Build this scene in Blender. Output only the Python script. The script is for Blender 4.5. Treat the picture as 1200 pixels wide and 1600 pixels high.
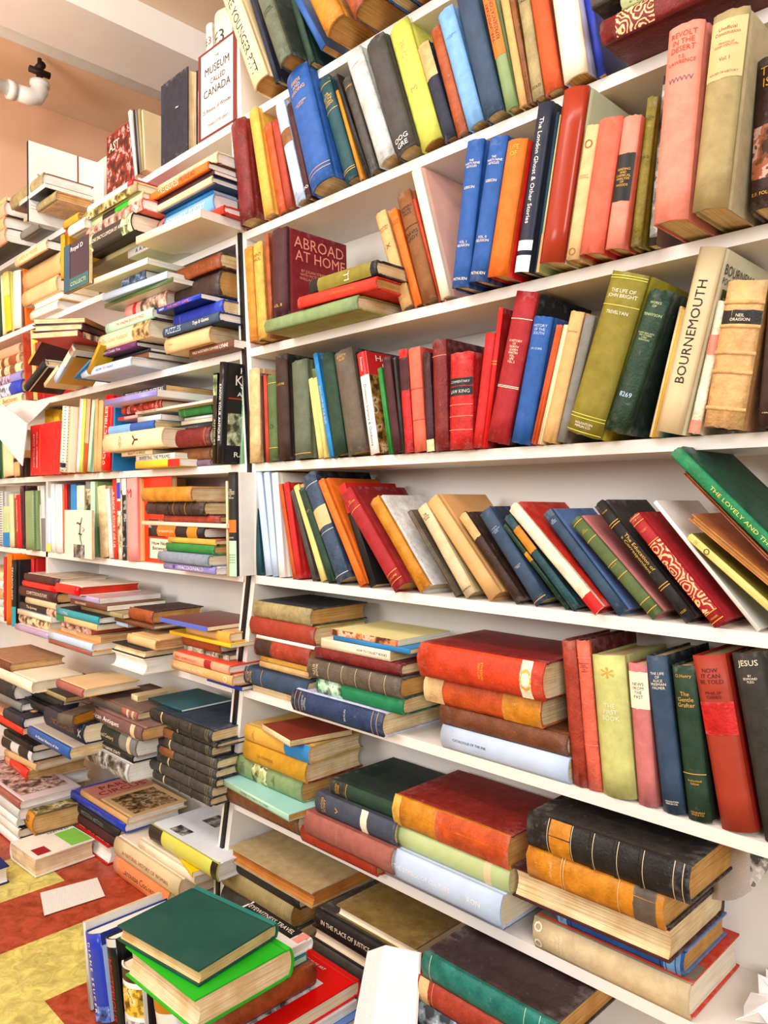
import bpy, math, random
from mathutils import Vector, Matrix
R = random.Random(7)
for o in list(bpy.data.objects): bpy.data.objects.remove(o)
sc = bpy.context.scene
COL = sc.collection
H = 1.02            # eye height above the floor
Y0 = 1.036          # front plane of the bookcases
DEP = 0.18          # depth of the bookcases
Q = math.sqrt(.5)
# ---------------------------------------------------------------- camera
cam = bpy.data.cameras.new('camera'); co = bpy.data.objects.new('camera', cam); COL.objects.link(co)
cam.sensor_fit = 'VERTICAL'; cam.sensor_height = 36; cam.lens = 27.0     # 1200 px focal length on 1600 px
cam.shift_y = -15 / 1600 * 1.0
cam.clip_start = .02
co.location = (0, 0, H); co.rotation_euler = (math.radians(90), 0, math.radians(45))
sc.camera = co
# ---------------------------------------------------------------- light
w = bpy.data.worlds.new('world'); sc.world = w; w.use_nodes = True
bg = w.node_tree.nodes['Background']; bg.inputs[0].default_value = (1.0, .97, .93, 1); bg.inputs[1].default_value = 0.2
def area(name, loc, target, sx, sy, power, col=(1, 1, 1)):
    l = bpy.data.lights.new(name, 'AREA'); l.shape = 'RECTANGLE'; l.size = sx; l.size_y = sy; l.energy = power; l.color = col
    o = bpy.data.objects.new(name, l); COL.objects.link(o); o.location = loc
    o.rotation_euler = (Vector(target) - Vector(loc)).to_track_quat('-Z', 'Y').to_euler(); return o
area('window_and_fill_light', (1.6, -1.5, H + .9), (-.9, 1.1, H - .2), 1.4, 1.2, 80, (1, .98, .96))  # the window light, from the right behind the camera
area('window_and_fill_light', (-1.9, -1.7, H + .6), (-3.0, 1.3, H + 2.3), 1.2, 1.0, 62, (1, .96, .92))  # added fill lamp, no window here: brightens the left ceiling and beam
area('ceiling_light', (-1.6, -.5, H + 1.7), (-1.9, 1.0, H - .3), 1.4, .4, 24, (1, .95, .88))
area('ceiling_light', (-.3, -.2, H + 1.7), (-.7, 1.0, H - .3), 1.2, .3, 10, (1, .96, .9))
vs = sc.view_settings
vs.view_transform = 'Standard'; vs.look = 'None'; vs.gamma = 1; vs.use_curve_mapping = False; vs.exposure = 0.12
# ---------------------------------------------------------------- colours and materials
def lin(h):
    r = []
    for i in (0, 2, 4):
        c = int(h[i:i+2], 16) / 255
        r.append(c / 12.92 if c < .04045 else ((c + .055) / 1.055) ** 2.4)
    return r
CO = {'white':'f2f1ec','off-white':'e6e0d2','ivory':'efe3c8','cream':'efd9ae','pale grey':'c9ccc9','grey':'83827d','dark grey':'4a4742','charcoal':'35342f','black':'1b1a1c',
'navy':'1c2740','slate blue':'35506b','dark blue':'21406b','blue':'2560a8','royal blue':'2a44b8','bright blue':'2a8cc8','light blue':'7fb0e0','pale blue':'bcd0ea','lavender':'9a92cf','purple':'6a1b62','mauve':'7a6478',
'teal':'0f7d74','dark teal':'1a5058','turquoise':'2fa0ae','dark green':'1f4430','green':'2f8a3f','bright green':'22b422','emerald':'108a5a','olive':'8c8228','olive green':'5c7040','grey green':'66705a','pale green':'bfd09a','mint':'b8dcc0','sage':'8aa070','lime':'8ccf5a',
'yellow':'f0c62a','pale yellow':'ecd88a','mustard':'c99a1e','ochre':'cf8d1c','yellow green':'d2d262','gold':'e0b050','tan':'d6a86c','light tan':'e2bf8c','beige':'d9c7a2','khaki':'a99a6c','sand':'d8b078','brown':'7a4826','dark brown':'3f2418','chestnut':'a4521e','leather brown':'8c5a2c','grey brown':'6a5f52',
'orange':'e87818','dark orange':'c8581a','rust':'b8401c','red':'c81e1e','bright red':'e81414','scarlet':'e03a20','crimson':'a81c28','dark red':'801a1a','maroon':'4a1620','brick red':'a84028','coral':'e07058','salmon':'ea9480','pink':'ee a098'.replace(' ',''),'dusty rose':'a8685c','rose':'c87c7c','magenta':'a01c78','paper':'e9d3a4','aged paper':'cfa05c','clean paper':'f3ead6','wood':'d8a850','peach':'eaa886','lilac':'b9a6c8'}
_m = {}
class NT:
    def __init__(s, m): s.m = m; m.use_nodes = True; s.t = m.node_tree; s.t.nodes.clear()
    def n(s, ty, **kw):
        x = s.t.nodes.new('ShaderNode' + ty)
        for k, v in kw.items():
            if k[0] == 'i' and k[1:].isdigit(): x.inputs[int(k[1:])].default_value = v
            else: setattr(x, k, v)
        return x
    def l(s, a, b): s.t.links.new(a, b)
def shade(c, f, add=0): return [min(1, max(0, x * f + add)) for x in c] + [1]
def mat(name, kind='cloth'):
    key = (name, kind)
    if key in _m: return _m[key]
    c = [x ** (1.0 if min(lin(CO.get(name, name))) > .5 or kind in ('paint', 'pages', 'ink') else 1.14) for x in lin(CO.get(name, name))]; m = bpy.data.materials.new((name + '_' + kind).replace(' ', '_')); t = NT(m); _m[key] = m
    out = t.n('OutputMaterial'); b = t.n('BsdfPrincipled'); b.inputs['Specular IOR Level'].default_value = .32; t.l(b.outputs[0], out.inputs[0])
    tc = t.n('Attribute', attribute_name='rest'); P = tc.outputs['Vector']
    if kind in ('cloth', 'leather', 'jacket', 'gloss'):
        n1 = t.n('TexNoise'); n1.inputs['Scale'].default_value = {'cloth': 48, 'leather': 42, 'jacket': 12, 'gloss': 8}[kind]; n1.inputs['Detail'].default_value = 6; n1.inputs['Roughness'].default_value = .65; t.l(P, n1.inputs['Vector'])
        r1 = t.n('ValToRGB'); r1.color_ramp.elements[0].position = .3; r1.color_ramp.elements[1].position = .72
        lo, hi = {'cloth': (.8, 1.12), 'leather': (.62, 1.22), 'jacket': (.88, 1.06), 'gloss': (.92, 1.05)}[kind]
        r1.color_ramp.elements[0].color = shade(c, lo); r1.color_ramp.elements[1].color = shade(c, hi, .012 if kind != 'gloss' else 0)
        t.l(n1.outputs[0], r1.inputs[0]); col = r1.outputs[0]
        if kind in ('cloth', 'leather'):
            # rubbed head, foot and scuffs
            gz = t.n('Attribute', attribute_name='gz')
            a = t.n('Math', operation='SUBTRACT', i1=.5); t.l(gz.outputs['Fac'], a.inputs[0]); a2 = t.n('Math', operation='ABSOLUTE'); t.l(a.outputs[0], a2.inputs[0])
            n2 = t.n('TexNoise'); n2.inputs['Scale'].default_value = 75; n2.inputs['Detail'].default_value = 5; t.l(P, n2.inputs['Vector'])
            s1 = t.n('Math', operation='MULTIPLY', i1=.55); t.l(n2.outputs[0], s1.inputs[0]); s2 = t.n('Math', operation='ADD'); t.l(a2.outputs[0], s2.inputs[0]); t.l(s1.outputs[0], s2.inputs[1])
            mr = t.n('MapRange', i1=.755 if kind == 'cloth' else .70, i2=.84); mr.inputs[4].default_value = .5; t.l(s2.outputs[0], mr.inputs[0])
            mx = t.n('Mix', data_type='RGBA'); t.l(mr.outputs[0], mx.inputs[0]); t.l(col, mx.inputs[6]); mx.inputs[7].default_value = shade(c, .7, .14); col = mx.outputs[2]
            n3 = t.n('TexNoise'); n3.inputs['Scale'].default_value = 140 if kind == 'cloth' else 90; n3.inputs['Detail'].default_value = 8; n3.inputs['Roughness'].default_value = .75; t.l(P, n3.inputs['Vector'])
            m3 = t.n('MapRange', i1=.6, i2=.72); m3.inputs[4].default_value = .35 if kind == 'cloth' else .6; t.l(n3.outputs[0], m3.inputs[0])
            mx3 = t.n('Mix', data_type='RGBA'); t.l(m3.outputs[0], mx3.inputs[0]); t.l(col, mx3.inputs[6]); mx3.inputs[7].default_value = shade(c, .9, .15) if kind == 'cloth' else shade(c, 1.3, .16); col = mx3.outputs[2]
        t.l(col, b.inputs['Base Color'])
        b.inputs['Roughness'].default_value = {'cloth': .62, 'leather': .5, 'jacket': .5, 'gloss': .28}[kind]
        if kind in ('cloth', 'leather'):
            nb = t.n('TexNoise'); nb.inputs['Scale'].default_value = 900 if kind == 'cloth' else 260; nb.inputs['Detail'].default_value = 3; t.l(P, nb.inputs['Vector'])
            bu = t.n('Bump'); bu.inputs['Strength'].default_value = .35 if kind == 'cloth' else .7; bu.inputs['Distance'].default_value = .0006 if kind == 'cloth' else .0015
            t.l(nb.outputs[0], bu.inputs['Height']); t.l(bu.outputs[0], b.inputs['Normal'])
    elif kind == 'pages':
        mp = t.n('Mapping'); mp.inputs['Scale'].default_value = (1500, 10, 10); t.l(P, mp.inputs['Vector'])
        n1 = t.n('TexNoise'); n1.inputs['Scale'].default_value = 1; n1.inputs['Detail'].default_value = 3; t.l(mp.outputs[0], n1.inputs['Vector'])
        r1 = t.n('ValToRGB'); r1.color_ramp.elements[0].position = .33; r1.color_ramp.elements[1].position = .56
        r1.color_ramp.elements[0].color = shade(c, .5 if c[2] < .55 else .72); r1.color_ramp.elements[1].color = shade(c, 1.02)
        n2 = t.n('TexNoise'); n2.inputs['Scale'].default_value = 25; n2.inputs['Detail'].default_value = 4; t.l(P, n2.inputs['Vector'])
        r2 = t.n('ValToRGB'); r2.color_ramp.elements[0].position = .35; r2.color_ramp.elements[1].position = .6; r2.color_ramp.elements[0].color = (.8, .66, .48, 1); r2.color_ramp.elements[1].color = (1, 1, 1, 1)
        t.l(n1.outputs[0], r1.inputs[0]); t.l(n2.outputs[0], r2.inputs[0])
        mx = t.n('Mix', data_type='RGBA', blend_type='MULTIPLY'); mx.inputs[0].default_value = .8 if c[2] < .55 else .3; t.l(r1.outputs[0], mx.inputs[6]); t.l(r2.outputs[0], mx.inputs[7]); t.l(mx.outputs[2], b.inputs['Base Color']); b.inputs['Roughness'].default_value = .85
        bu = t.n('Bump'); bu.inputs['Strength'].default_value = .5; bu.inputs['Distance'].default_value = .0008; t.l(n1.outputs[0], bu.inputs['Height']); t.l(bu.outputs[0], b.inputs['Normal'])
    elif kind == 'ink':
        b.inputs['Base Color'].default_value = c + [1]; b.inputs['Roughness'].default_value = .6
    elif kind == 'gilt':
        b.inputs['Base Color'].default_value = c + [1]; b.inputs['Roughness'].default_value = .45; b.inputs['Metallic'].default_value = .15
    elif kind == 'art':     # printed picture: blotches of several inks
        n1 = t.n('TexVoronoi'); n1.inputs['Scale'].default_value = 70; t.l(P, n1.inputs['Vector'])
        n0 = t.n('TexNoise'); n0.inputs['Scale'].default_value = 45; n0.inputs['Detail'].default_value = 5; t.l(P, n0.inputs['Vector'])
        r1 = t.n('ValToRGB'); r1.color_ramp.interpolation = 'CONSTANT'; e = r1.color_ramp.elements
        e[0].position = 0; e[0].color = shade(c, .12); e[1].position = .4; e[1].color = shade(c, .45)
        x = e.new(.47); x.color = shade(c, 1); x = e.new(.56); x.color = shade(c, .9, .25); x = e.new(.64); x.color = shade(c, .3, .02)
        t.l(n0.outputs[0], r1.inputs[0]); t.l(r1.outputs[0], b.inputs['Base Color']); b.inputs['Roughness'].default_value = .4
    elif kind == 'scroll':  # gold arabesques stamped on cloth
        n0 = t.n('TexNoise'); n0.inputs['Scale'].default_value = 60; t.l(P, n0.inputs['Vector'])
        mv = t.n('VectorMath', operation='MULTIPLY_ADD'); t.l(n0.outputs['Color'], mv.inputs[0]); mv.inputs[1].default_value = (.012, .012, .012); t.l(P, mv.inputs[2])
        n1 = t.n('TexVoronoi'); n1.inputs['Scale'].default_value = 55; t.l(mv.outputs[0], n1.inputs['Vector'])
        m1 = t.n('Math', operation='MULTIPLY', i1=26); t.l(n1.outputs['Distance'], m1.inputs[0]); m2 = t.n('Math', operation='SINE'); t.l(m1.outputs[0], m2.inputs[0])
        g = t.n('MapRange', i1=.25, i2=.4); t.l(m2.outputs[0], g.inputs[0]); mx = t.n('Mix', data_type='RGBA'); t.l(g.outputs[0], mx.inputs[0]); mx.inputs[6].default_value = c + [1]; mx.inputs[7].default_value = (.86, .52, .25, 1); t.l(mx.outputs[2], b.inputs['Base Color'])
    elif kind == 'paint':
        n1 = t.n('TexNoise'); n1.inputs['Scale'].default_value = 3; n1.inputs['Detail'].default_value = 5; t.l(P, n1.inputs['Vector'])
        r1 = t.n('ValToRGB'); r1.color_ramp.elements[0].position = .3; r1.color_ramp.elements[1].position = .65
        r1.color_ramp.elements[0].color = shade(c, .93); r1.color_ramp.elements[1].color = shade(c, 1.02); t.l(n1.outputs[0], r1.inputs[0]); t.l(r1.outputs[0], b.inputs['Base Color']); b.inputs['Roughness'].default_value = .45
    elif kind == 'print':   # paper covered with lines of type
        sx = t.n('VectorMath', operation='DOT_PRODUCT'); t.l(P, sx.inputs[0]); sx.inputs[1].default_value = (.35, .9, 1.15)
        wv = t.n('Math', operation='MULTIPLY', i1=2300); t.l(sx.outputs['Value'], wv.inputs[0]); sn = t.n('Math', operation='SINE'); t.l(wv.outputs[0], sn.inputs[0])
        n1 = t.n('TexNoise'); n1.inputs['Scale'].default_value = 500; t.l(P, n1.inputs['Vector'])
        mm = t.n('Math', operation='MULTIPLY'); t.l(sn.outputs[0], mm.inputs[0]); t.l(n1.outputs[0], mm.inputs[1])
        g = t.n('MapRange', i1=.3, i2=.38); t.l(mm.outputs[0], g.inputs[0])
        mx = t.n('Mix', data_type='RGBA'); t.l(g.outputs[0], mx.inputs[0]); mx.inputs[6].default_value = c + [1]; mx.inputs[7].default_value = (.42, .41, .42, 1); t.l(mx.outputs[2], b.inputs['Base Color']); b.inputs['Roughness'].default_value = .8
    elif kind == 'tile':
        n1 = t.n('TexNoise'); n1.inputs['Scale'].default_value = 28; n1.inputs['Detail'].default_value = 8; n1.inputs['Roughness'].default_value = .7; n1.inputs['Distortion'].default_value = .8; t.l(P, n1.inputs['Vector'])
        r1 = t.n('ValToRGB'); r1.color_ramp.elements[0].position = .36; r1.color_ramp.elements[1].position = .66
        r1.color_ramp.elements[0].color = shade(c, .6); r1.color_ramp.elements[1].color = shade(c, 1.15, .03); t.l(n1.outputs[0], r1.inputs[0]); t.l(r1.outputs[0], b.inputs['Base Color']); b.inputs['Roughness'].default_value = .35
    return m
# ---------------------------------------------------------------- mesh helpers
def mesh_obj(name, verts, faces, mats, parent=None, fm=None, smooth=None):
    me = bpy.data.meshes.new(name); me.from_pydata([tuple(v) for v in verts], [], faces)
    for m in mats: me.materials.append(m)
    if fm:
        for p, i in zip(me.polygons, fm): p.material_index = i
    if smooth:
        for p, s in zip(me.polygons, smooth): p.use_smooth = bool(s)
    me.validate(); me.update()
    zs_ = [v.co.z for v in me.vertices]; z0, z1 = min(zs_), max(zs_); rx = R.random()
    me.attributes.new('rest', 'FLOAT_VECTOR', 'POINT'); me.attributes.new('gz', 'FLOAT', 'POINT'); buf = []; bz = []
    for v in me.vertices: buf += [v.co.x, v.co.y + rx * 7, v.co.z + rx * 9]; bz.append((v.co.z - z0) / max(z1 - z0, 1e-6))
    me.attributes['rest'].data.foreach_set('vector', buf); me.attributes['gz'].data.foreach_set('value', bz)
    o = bpy.data.objects.new(name, me); COL.objects.link(o)
    if parent: o.parent = parent
    return o
class MB:
    def __init__(s): s.v = []; s.f = []; s.m = []
    def box(s, a, b, m=0):
        i = len(s.v); x0, y0, z0 = a; x1, y1, z1 = b
        s.v += [(x0,y0,z0),(x1,y0,z0),(x1,y1,z0),(x0,y1,z0),(x0,y0,z1),(x1,y0,z1),(x1,y1,z1),(x0,y1,z1)]
        s.f += [(i,i+3,i+2,i+1),(i+4,i+5,i+6,i+7),(i,i+1,i+5,i+4),(i+1,i+2,i+6,i+5),(i+2,i+3,i+7,i+6),(i+3,i,i+4,i+7)]; s.m += [m] * 6
    def hexa(s, p, m=0):
        i = len(s.v); s.v += list(p); s.f += [(i,i+3,i+2,i+1),(i+4,i+5,i+6,i+7),(i,i+1,i+5,i+4),(i+1,i+2,i+6,i+5),(i+2,i+3,i+7,i+6),(i+3,i,i+4,i+7)]; s.m += [m] * 6
    def quad(s, p, m=0): i = len(s.v); s.v += list(p); s.f.append((i,i+1,i+2,i+3)); s.m.append(m)
    def ring(s, c, ax, r, seg=10, r2=None):
        ax = Vector(ax).normalized(); u = ax.orthogonal().normalized(); v = ax.cross(u); i = len(s.v)
        for k in range(seg):
            a = 2 * math.pi * k / seg; s.v.append(tuple(Vector(c) + u * math.cos(a) * r + v * math.sin(a) * r))
        return i
    def tube(s, pts, r, seg=10, m=0):
        rs = r if isinstance(r, (list, tuple)) else [r] * len(pts); ids = []
        ax0 = Vector(pts[1]) - Vector(pts[0]); u = ax0.orthogonal().normalized()
        for k, p in enumerate(pts):
            a = Vector(pts[min(k+1, len(pts)-1)]) - Vector(pts[max(k-1, 0)]); a.normalize(); u = (u - a * u.dot(a)).normalized(); v = a.cross(u); i = len(s.v); ids.append(i)
            for q in range(seg):
                t = 2 * math.pi * q / seg; s.v.append(tuple(Vector(p) + u * math.cos(t) * rs[k] + v * math.sin(t) * rs[k]))
        for a, b in zip(ids, ids[1:]):
            for q in range(seg): s.f.append((a+q, a+(q+1)%seg, b+(q+1)%seg, b+q)); s.m.append(m)
        s.f.append(tuple(ids[0]+q for q in reversed(range(seg)))); s.f.append(tuple(ids[-1]+q for q in range(seg))); s.m += [m, m]
    def build(s, name, mats, parent=None, smooth=False): return mesh_obj(name, s.v, s.f, mats, parent, s.m, [smooth] * len(s.f))
_tx = {}
def text_geo(s):
    if s in _tx: return _tx[s]
    cu = bpy.data.curves.new('t', 'FONT'); cu.body = s; cu.resolution_u = 2; cu.align_x = 'CENTER'; cu.align_y = 'CENTER'; cu.space_line = .95
    o = bpy.data.objects.new('t', cu); COL.objects.link(o); me = bpy.data.meshes.new_from_object(o)
    vs_ = [(v.co.x, v.co.y) for v in me.vertices]; fs = [tuple(p.vertices) for p in me.polygons]
    bpy.data.objects.remove(o); bpy.data.curves.remove(cu); bpy.data.meshes.remove(me)
    if not vs_: vs_ = [(0, 0)]
    xs = [v[0] for v in vs_]; ys = [v[1] for v in vs_]; cx = (min(xs) + max(xs)) / 2; cy = (min(ys) + max(ys)) / 2
    r = ([(x - cx, y - cy) for x, y in vs_], fs, max(xs) - min(xs), max(ys) - min(ys)); _tx[s] = r; return r
# ---------------------------------------------------------------- one book
def empty(name, loc, rot): o = bpy.data.objects.new(name, None); o.empty_display_size = .02; COL.objects.link(o); o.location = loc; o.rotation_euler = rot; return o
def make_book(t, h, d, col, o):
    """local frame: X thickness, Y from spine to fore-edge, Z foot to head; spine faces -Y"""
    k = o.get('k', 'cloth'); pb = o.get('pb', k in ('jacket', 'gloss') and t < .02)
    root = empty(o.get('name', 'book'), (0, 0, 0), (0, 0, 0))
    bt = min(.0012 if pb else .0028, t * .2); b = o.get('b_', (0.02 if pb else .16)) * t; b = min(b, .012)
    seg = 3 if pb else 7
    def prof(x, off=0): return -b * (1 - (2 * x / t) ** 2) - off
    O = [(-t/2, d)]; g = .0016 if (not pb and t > .012) else 0
    if g: O += [(-t/2, .013), (-t/2 + g, .008)]
    for i in range(seg + 1):
        x = -t/2 + t * i / seg; O.append((x, prof(x)))
    if g: O += [(t/2 - g, .008), (t/2, .013)]
    O.append((t/2, d)); ns = len(O)
    I = []
    for i, (x, y) in enumerate(O):
        fx = (t/2 - bt) / (t/2); I.append((x * fx if abs(x) > t/2 - g - 1e-6 else x * fx, y + (bt if y < .005 else 0)))
    nz = 5 if (t > .012 and not pb) else 1; V = []; F = []; FM = []; SM = []
    jt = {'cloth': .0011, 'leather': .0016}.get(k, .0002)
    for j in range(nz + 1):
        z = h * j / nz
        for i, (x, y) in enumerate(O):
            jz = R.uniform(-jt, jt) if j in (0, nz) and 0 < i < ns - 1 else 0
            V.append((x + R.uniform(-jt, jt) * .25, y + R.uniform(-jt, jt) * .25, z + jz))
        for i, (x, y) in enumerate(I): V.append((x, y, z))
    st = 2 * ns; sp0 = 1 if not g else 3; sp1 = ns - 2 if not g else ns - 4
    for j in range(nz):
        for i in range(ns - 1):
            a = j * st + i; F.append((a, a+1, a+1+st, a+st)); sp = sp0 <= i < sp1; FM.append(0 if (sp if not g else (sp0-1 <= i <= sp1)) else 1); SM.append(sp)
            a = j * st + ns + i; F.append((a+1, a, a+st, a+1+st)); FM.append(1); SM.append(0)
        for e in (0, ns - 1):
            a = j * st + e; F.append((a, a+st, a+st+ns, a+ns) if e == 0 else (a+ns, a+st+ns, a+st, a)); FM.append(1); SM.append(0)
    for i in range(ns - 1):
        F.append((i+1, i, i+ns, i+1+ns)); a = nz * st + i; F.append((a, a+1, a+1+ns, a+ns)); fm = 0 if sp0 <= i < sp1 else 1; FM += [fm, fm]; SM += [0, 0]
    cm = mat(col, k); bm_ = mat(o['b'], o.get('bk', k)) if 'b' in o else cm
    cov = mesh_obj('cover', V, F, [cm, bm_], root, FM, SM)
    # pages
    pi = .0003 if pb else .0035; x1 = t/2 - bt * 1.02; y0 = bt + .001; y1 = d - (.0003 if pb else .004); z0, z1 = pi, h - pi
    pv = []; pf = []; n = 6; cc = 0 if pb else min(.18 * t, .008)
    for z in (z0, z1):
        for i in range(n + 1):
            x = -x1 + 2 * x1 * i / n; pv.append((x, max(prof(x) + bt * 1.3, y0 - b), z))
        for i in range(n + 1):
            x = x1 - 2 * x1 * i / n; pv.append((x, y1 - cc * (1 - (x / x1) ** 2), z))
    N = 2 * (n + 1)
    for i in range(N): a, c = i, (i + 1) % N; pf.append((a, c, c + N, a + N))
    for i in range(n): pf.append((i+1, i, N-1-i, N-2-i)); pf.append((N+i, N+i+1, N+N-2-i, N+N-1-i))
    mesh_obj('pages', pv, pf, [mat(o.get('pg', 'paper'), 'pages')], root)
    # patches that follow the spine
    def strip(name, v0, v1, m, off=.0004, wid=.985, thick=0, rag=0):
        vv = []; ff = []; n = 8; zs = [v0 * h, v1 * h]
        if thick: zs = [v0*h, v0*h + .0004, v1*h - .0004, v1*h]; offs = [0, thick, thick, 0]
        else: offs = [off, off]
        for z, of in zip(zs, offs):
            for i in range(n + 1): x = -t/2*wid + t*wid*i/n; vv.append((x * (1 + of / t), prof(x, of), z + (R.uniform(-rag, rag) if rag else 0)))
        for j in range(len(zs) - 1):
            for i in range(n): a = j*(n+1)+i; ff.append((a, a+1, a+n+2, a+n+1))
        return mesh_obj(name, vv, ff, [m], cov, None, [1] * len(ff))
    for bd in o.get('bands', []):
        kk = bd[3] if len(bd) > 3 else (k if k != 'cloth' else 'leather')
        q = strip('spine_label', bd[0], bd[1], mat(bd[2], kk), rag=.0006 if k in ('cloth', 'leather') else 0); q['label'] = (bd[2] if bd[2] in CO else 'patterned') + ' patch on the spine'
    if 'gl' in o:
        for v in o['gl']: strip('gilt_rule', v, v + .0011 / h * 1.0, mat(o.get('glc', 'gold'), 'gilt'), .0006)
    if 'rb' in o:
        for v in o['rb']: strip('raised_band', v, v + .005 / h, cm, 0, 1.0, .0016)
    def letter(name, s, m, place, W, Hh, fit='both', stretch=1.0):
        vs_, fs, w_, h_ = text_geo(s); sc_ = min(W / max(w_, 1e-6), Hh / max(h_, 1e-6)); sx_ = sc_
        if fit == 'w' or sc_ * w_ < W * .7: sx_ = min(W / max(w_, 1e-6), sc_ * 1.45)
        q = mesh_obj(name, [place(x * sx_, y * sc_) for x, y in vs_], fs, [m], cov); return q
    for T in o.get('t', []):
        s, vc, sz, c, ori = T[:5]; m = mat(c, 'gilt' if c == 'gold' else 'ink')
        wmax = T[5] if len(T) > 5 else .82
        if ori == 'h': letter('title_lettering', s, m, lambda x, y: (x, prof(x, .0007), vc * h + y), t * wmax, sz * h)
        elif ori == 'v': letter('title_lettering', s, m, lambda x, y: (y, prof(y, .0007), vc * h - x), sz * h, t * (T[5] if len(T) > 5 else .5))
        else: letter('title_lettering', s, m, lambda x, y: (-y, prof(y, .0007), vc * h + x), sz * h, t * (T[5] if len(T) > 5 else .5))
    # printing on the boards: (u0,u1,v0,v1,colour[,kind]); side +1 = front board (+X)
    for side, key in ((1, 'f'), (-1, 'r')):
        for P_ in o.get(key + 'p', []):
            u0, u1, v0, v1, c = P_[:5]; kk = P_[5] if len(P_) > 5 else 'jacket'; x = side * (t/2 + .0004); off = .0002 * (o[key + 'p'].index(P_)); x += side * off
            ps = [(x, u0*d, v0*h), (x, u1*d, v0*h), (x, u1*d, v1*h), (x, u0*d, v1*h)]
            if side < 0: ps.reverse()
            mesh_obj('cover_panel', ps, [(0, 1, 2, 3)], [mat(c, kk)], cov)
        for T in o.get(key + 't', []):
            s, u, v, W, Hh, c = T[:6]; x = side * (t/2 + .0016); m = mat(c, 'ink'); rot = len(T) > 6 and T[6]
            if rot == 'v': pl = lambda a, b: (x, (u*d + b*side), v*h - a)
            elif rot == 'u': pl = lambda a, b: (x, (u*d - b*side), v*h + a)
            else: pl = lambda a, b: (x, u*d + a*side, v*h + b)
            letter('cover_lettering', s, m, pl, W * (h if rot else d), Hh * (d if rot else h))
    if 'coil' in o:
        mb = MB(); nc = int(h / .009)
        for i in range(nc):
            z = (i + .5) * h / nc; pts = [(math.cos(a) * t * .5, .004 + math.sin(a) * .009 * -1 - .002, z + .002 * a / 6) for a in [x * math.pi / 3 for x in range(7)]]
            mb.tube(pts, .0011, 5)
        mb.build('coil_binding', [mat(o['coil'], 'ink')], root)
    return root
# ---------------------------------------------------------------- from measurements on the photograph to places on the shelves
VW = {'A':(350,0,.375),'B':(750,0,.375),'C':(350,350,.375),'D':(750,350,.375),'E':(350,700,.375),'F':(750,650,.375),'G':(350,1050,.375),'H':(750,1050,.375),'I':(350,1300,.375),'J':(750,1300,.375),
'K':(0,0,1/3),'P':(0,1300,1/3),'L1':(0,230,1/6),'L2':(190,230,1/6),'L3':(0,420,1/6),'L4':(190,420,1/6),'L5':(0,600,1/6),'L6':(190,600,1/6),'L7':(0,720,1/6),'L8':(190,720,1/6),
'N1':(0,860,1/6),'N2':(190,860,1/6),'N3':(0,1000,1/6),'N4':(190,1040,1/6),'N5':(0,1160,1/6),'N6':(150,1200,1/6),'Q1':(120,1360,.2),'Q2':(340,1360,.2)}
def px(v, x, y): a = VW[v]; return a[0] + x * a[2], a[1] + y * a[2]
def ray(x, y): a = (x - 600) / 1200; b = (785 - y) / 1200; return Q * (a - 1), Q * (a + 1), b
def on_plane(v, x, y, Y):        # point on the vertical plane at depth Y
    x, y = px(v, x, y); dx, dy, dz = ray(x, y); t = Y / dy; return dx * t, dz * t
def on_level(v, x, y, z):
    x, y = px(v, x, y); dx, dy, dz = ray(x, y); t = z / dz; return dx * t, dy * t
SZ = {'S0':.902,'S1':.630,'S2':.355,'S3':.090,'S4':-.167,'S5':-.434,'S6':-.708,'S7':-.985,'F':-1.018}
SN = {'F':'floor','A1':'third shelf','S0':'top shelf','S1':'second shelf','S2':'third shelf','S3':'fourth shelf','S4':'fifth shelf','S5':'sixth shelf','S6':'seventh shelf','S7':'bottom shelf'}
def nb(s):       # short way to name a neighbour
    for cut in (' with ', ' in a ', ' turned ', ' lying ', ' stamped ', ', ', ' on ', ' at '):
        if len(s.split()) > 5 and cut in s and len(s.split(cut)[0].split()) > 2: s = s.split(cut)[0]
    wds = s.split()[:6]
    while wds[-1] in ('and', 'with', 'of', 'the', 'in', 'on', 'a', 'lying', 'spine', 'to'): wds.pop()
    return ' '.join(wds)
BOOKS = []      # (root, short description, relation words, place)
def short(t, col, o):
    if 'd' in o: return o['d']
    k = o.get('k', 'cloth'); kn = {'cloth': 'cloth', 'leather': 'leather', 'jacket': 'jacketed', 'gloss': 'glossy'}[k]
    col = col if col in CO else 'coloured'
    s = ('slim ' if t < .014 else 'thick ' if t > .042 else '') + col + ' ' + (kn + ' ' if k != 'cloth' else '') + 'book'
    if o.get('coil'): s += ' with coil binding'
    elif o.get('bands'): s += ' with ' + (o['bands'][0][2] if o['bands'][0][2] in CO else 'patterned') + ' spine patch'
    elif o.get('rb'): s += ' with raised bands'
    elif o.get('fore'): s += ' turned fore-edge out'
    elif o.get('gl'): s += ' with gilt rules'
    return s
def reg(root, sd, rel, place): root['category'] = 'book'; BOOKS.append([root, sd, rel, place])
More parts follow.
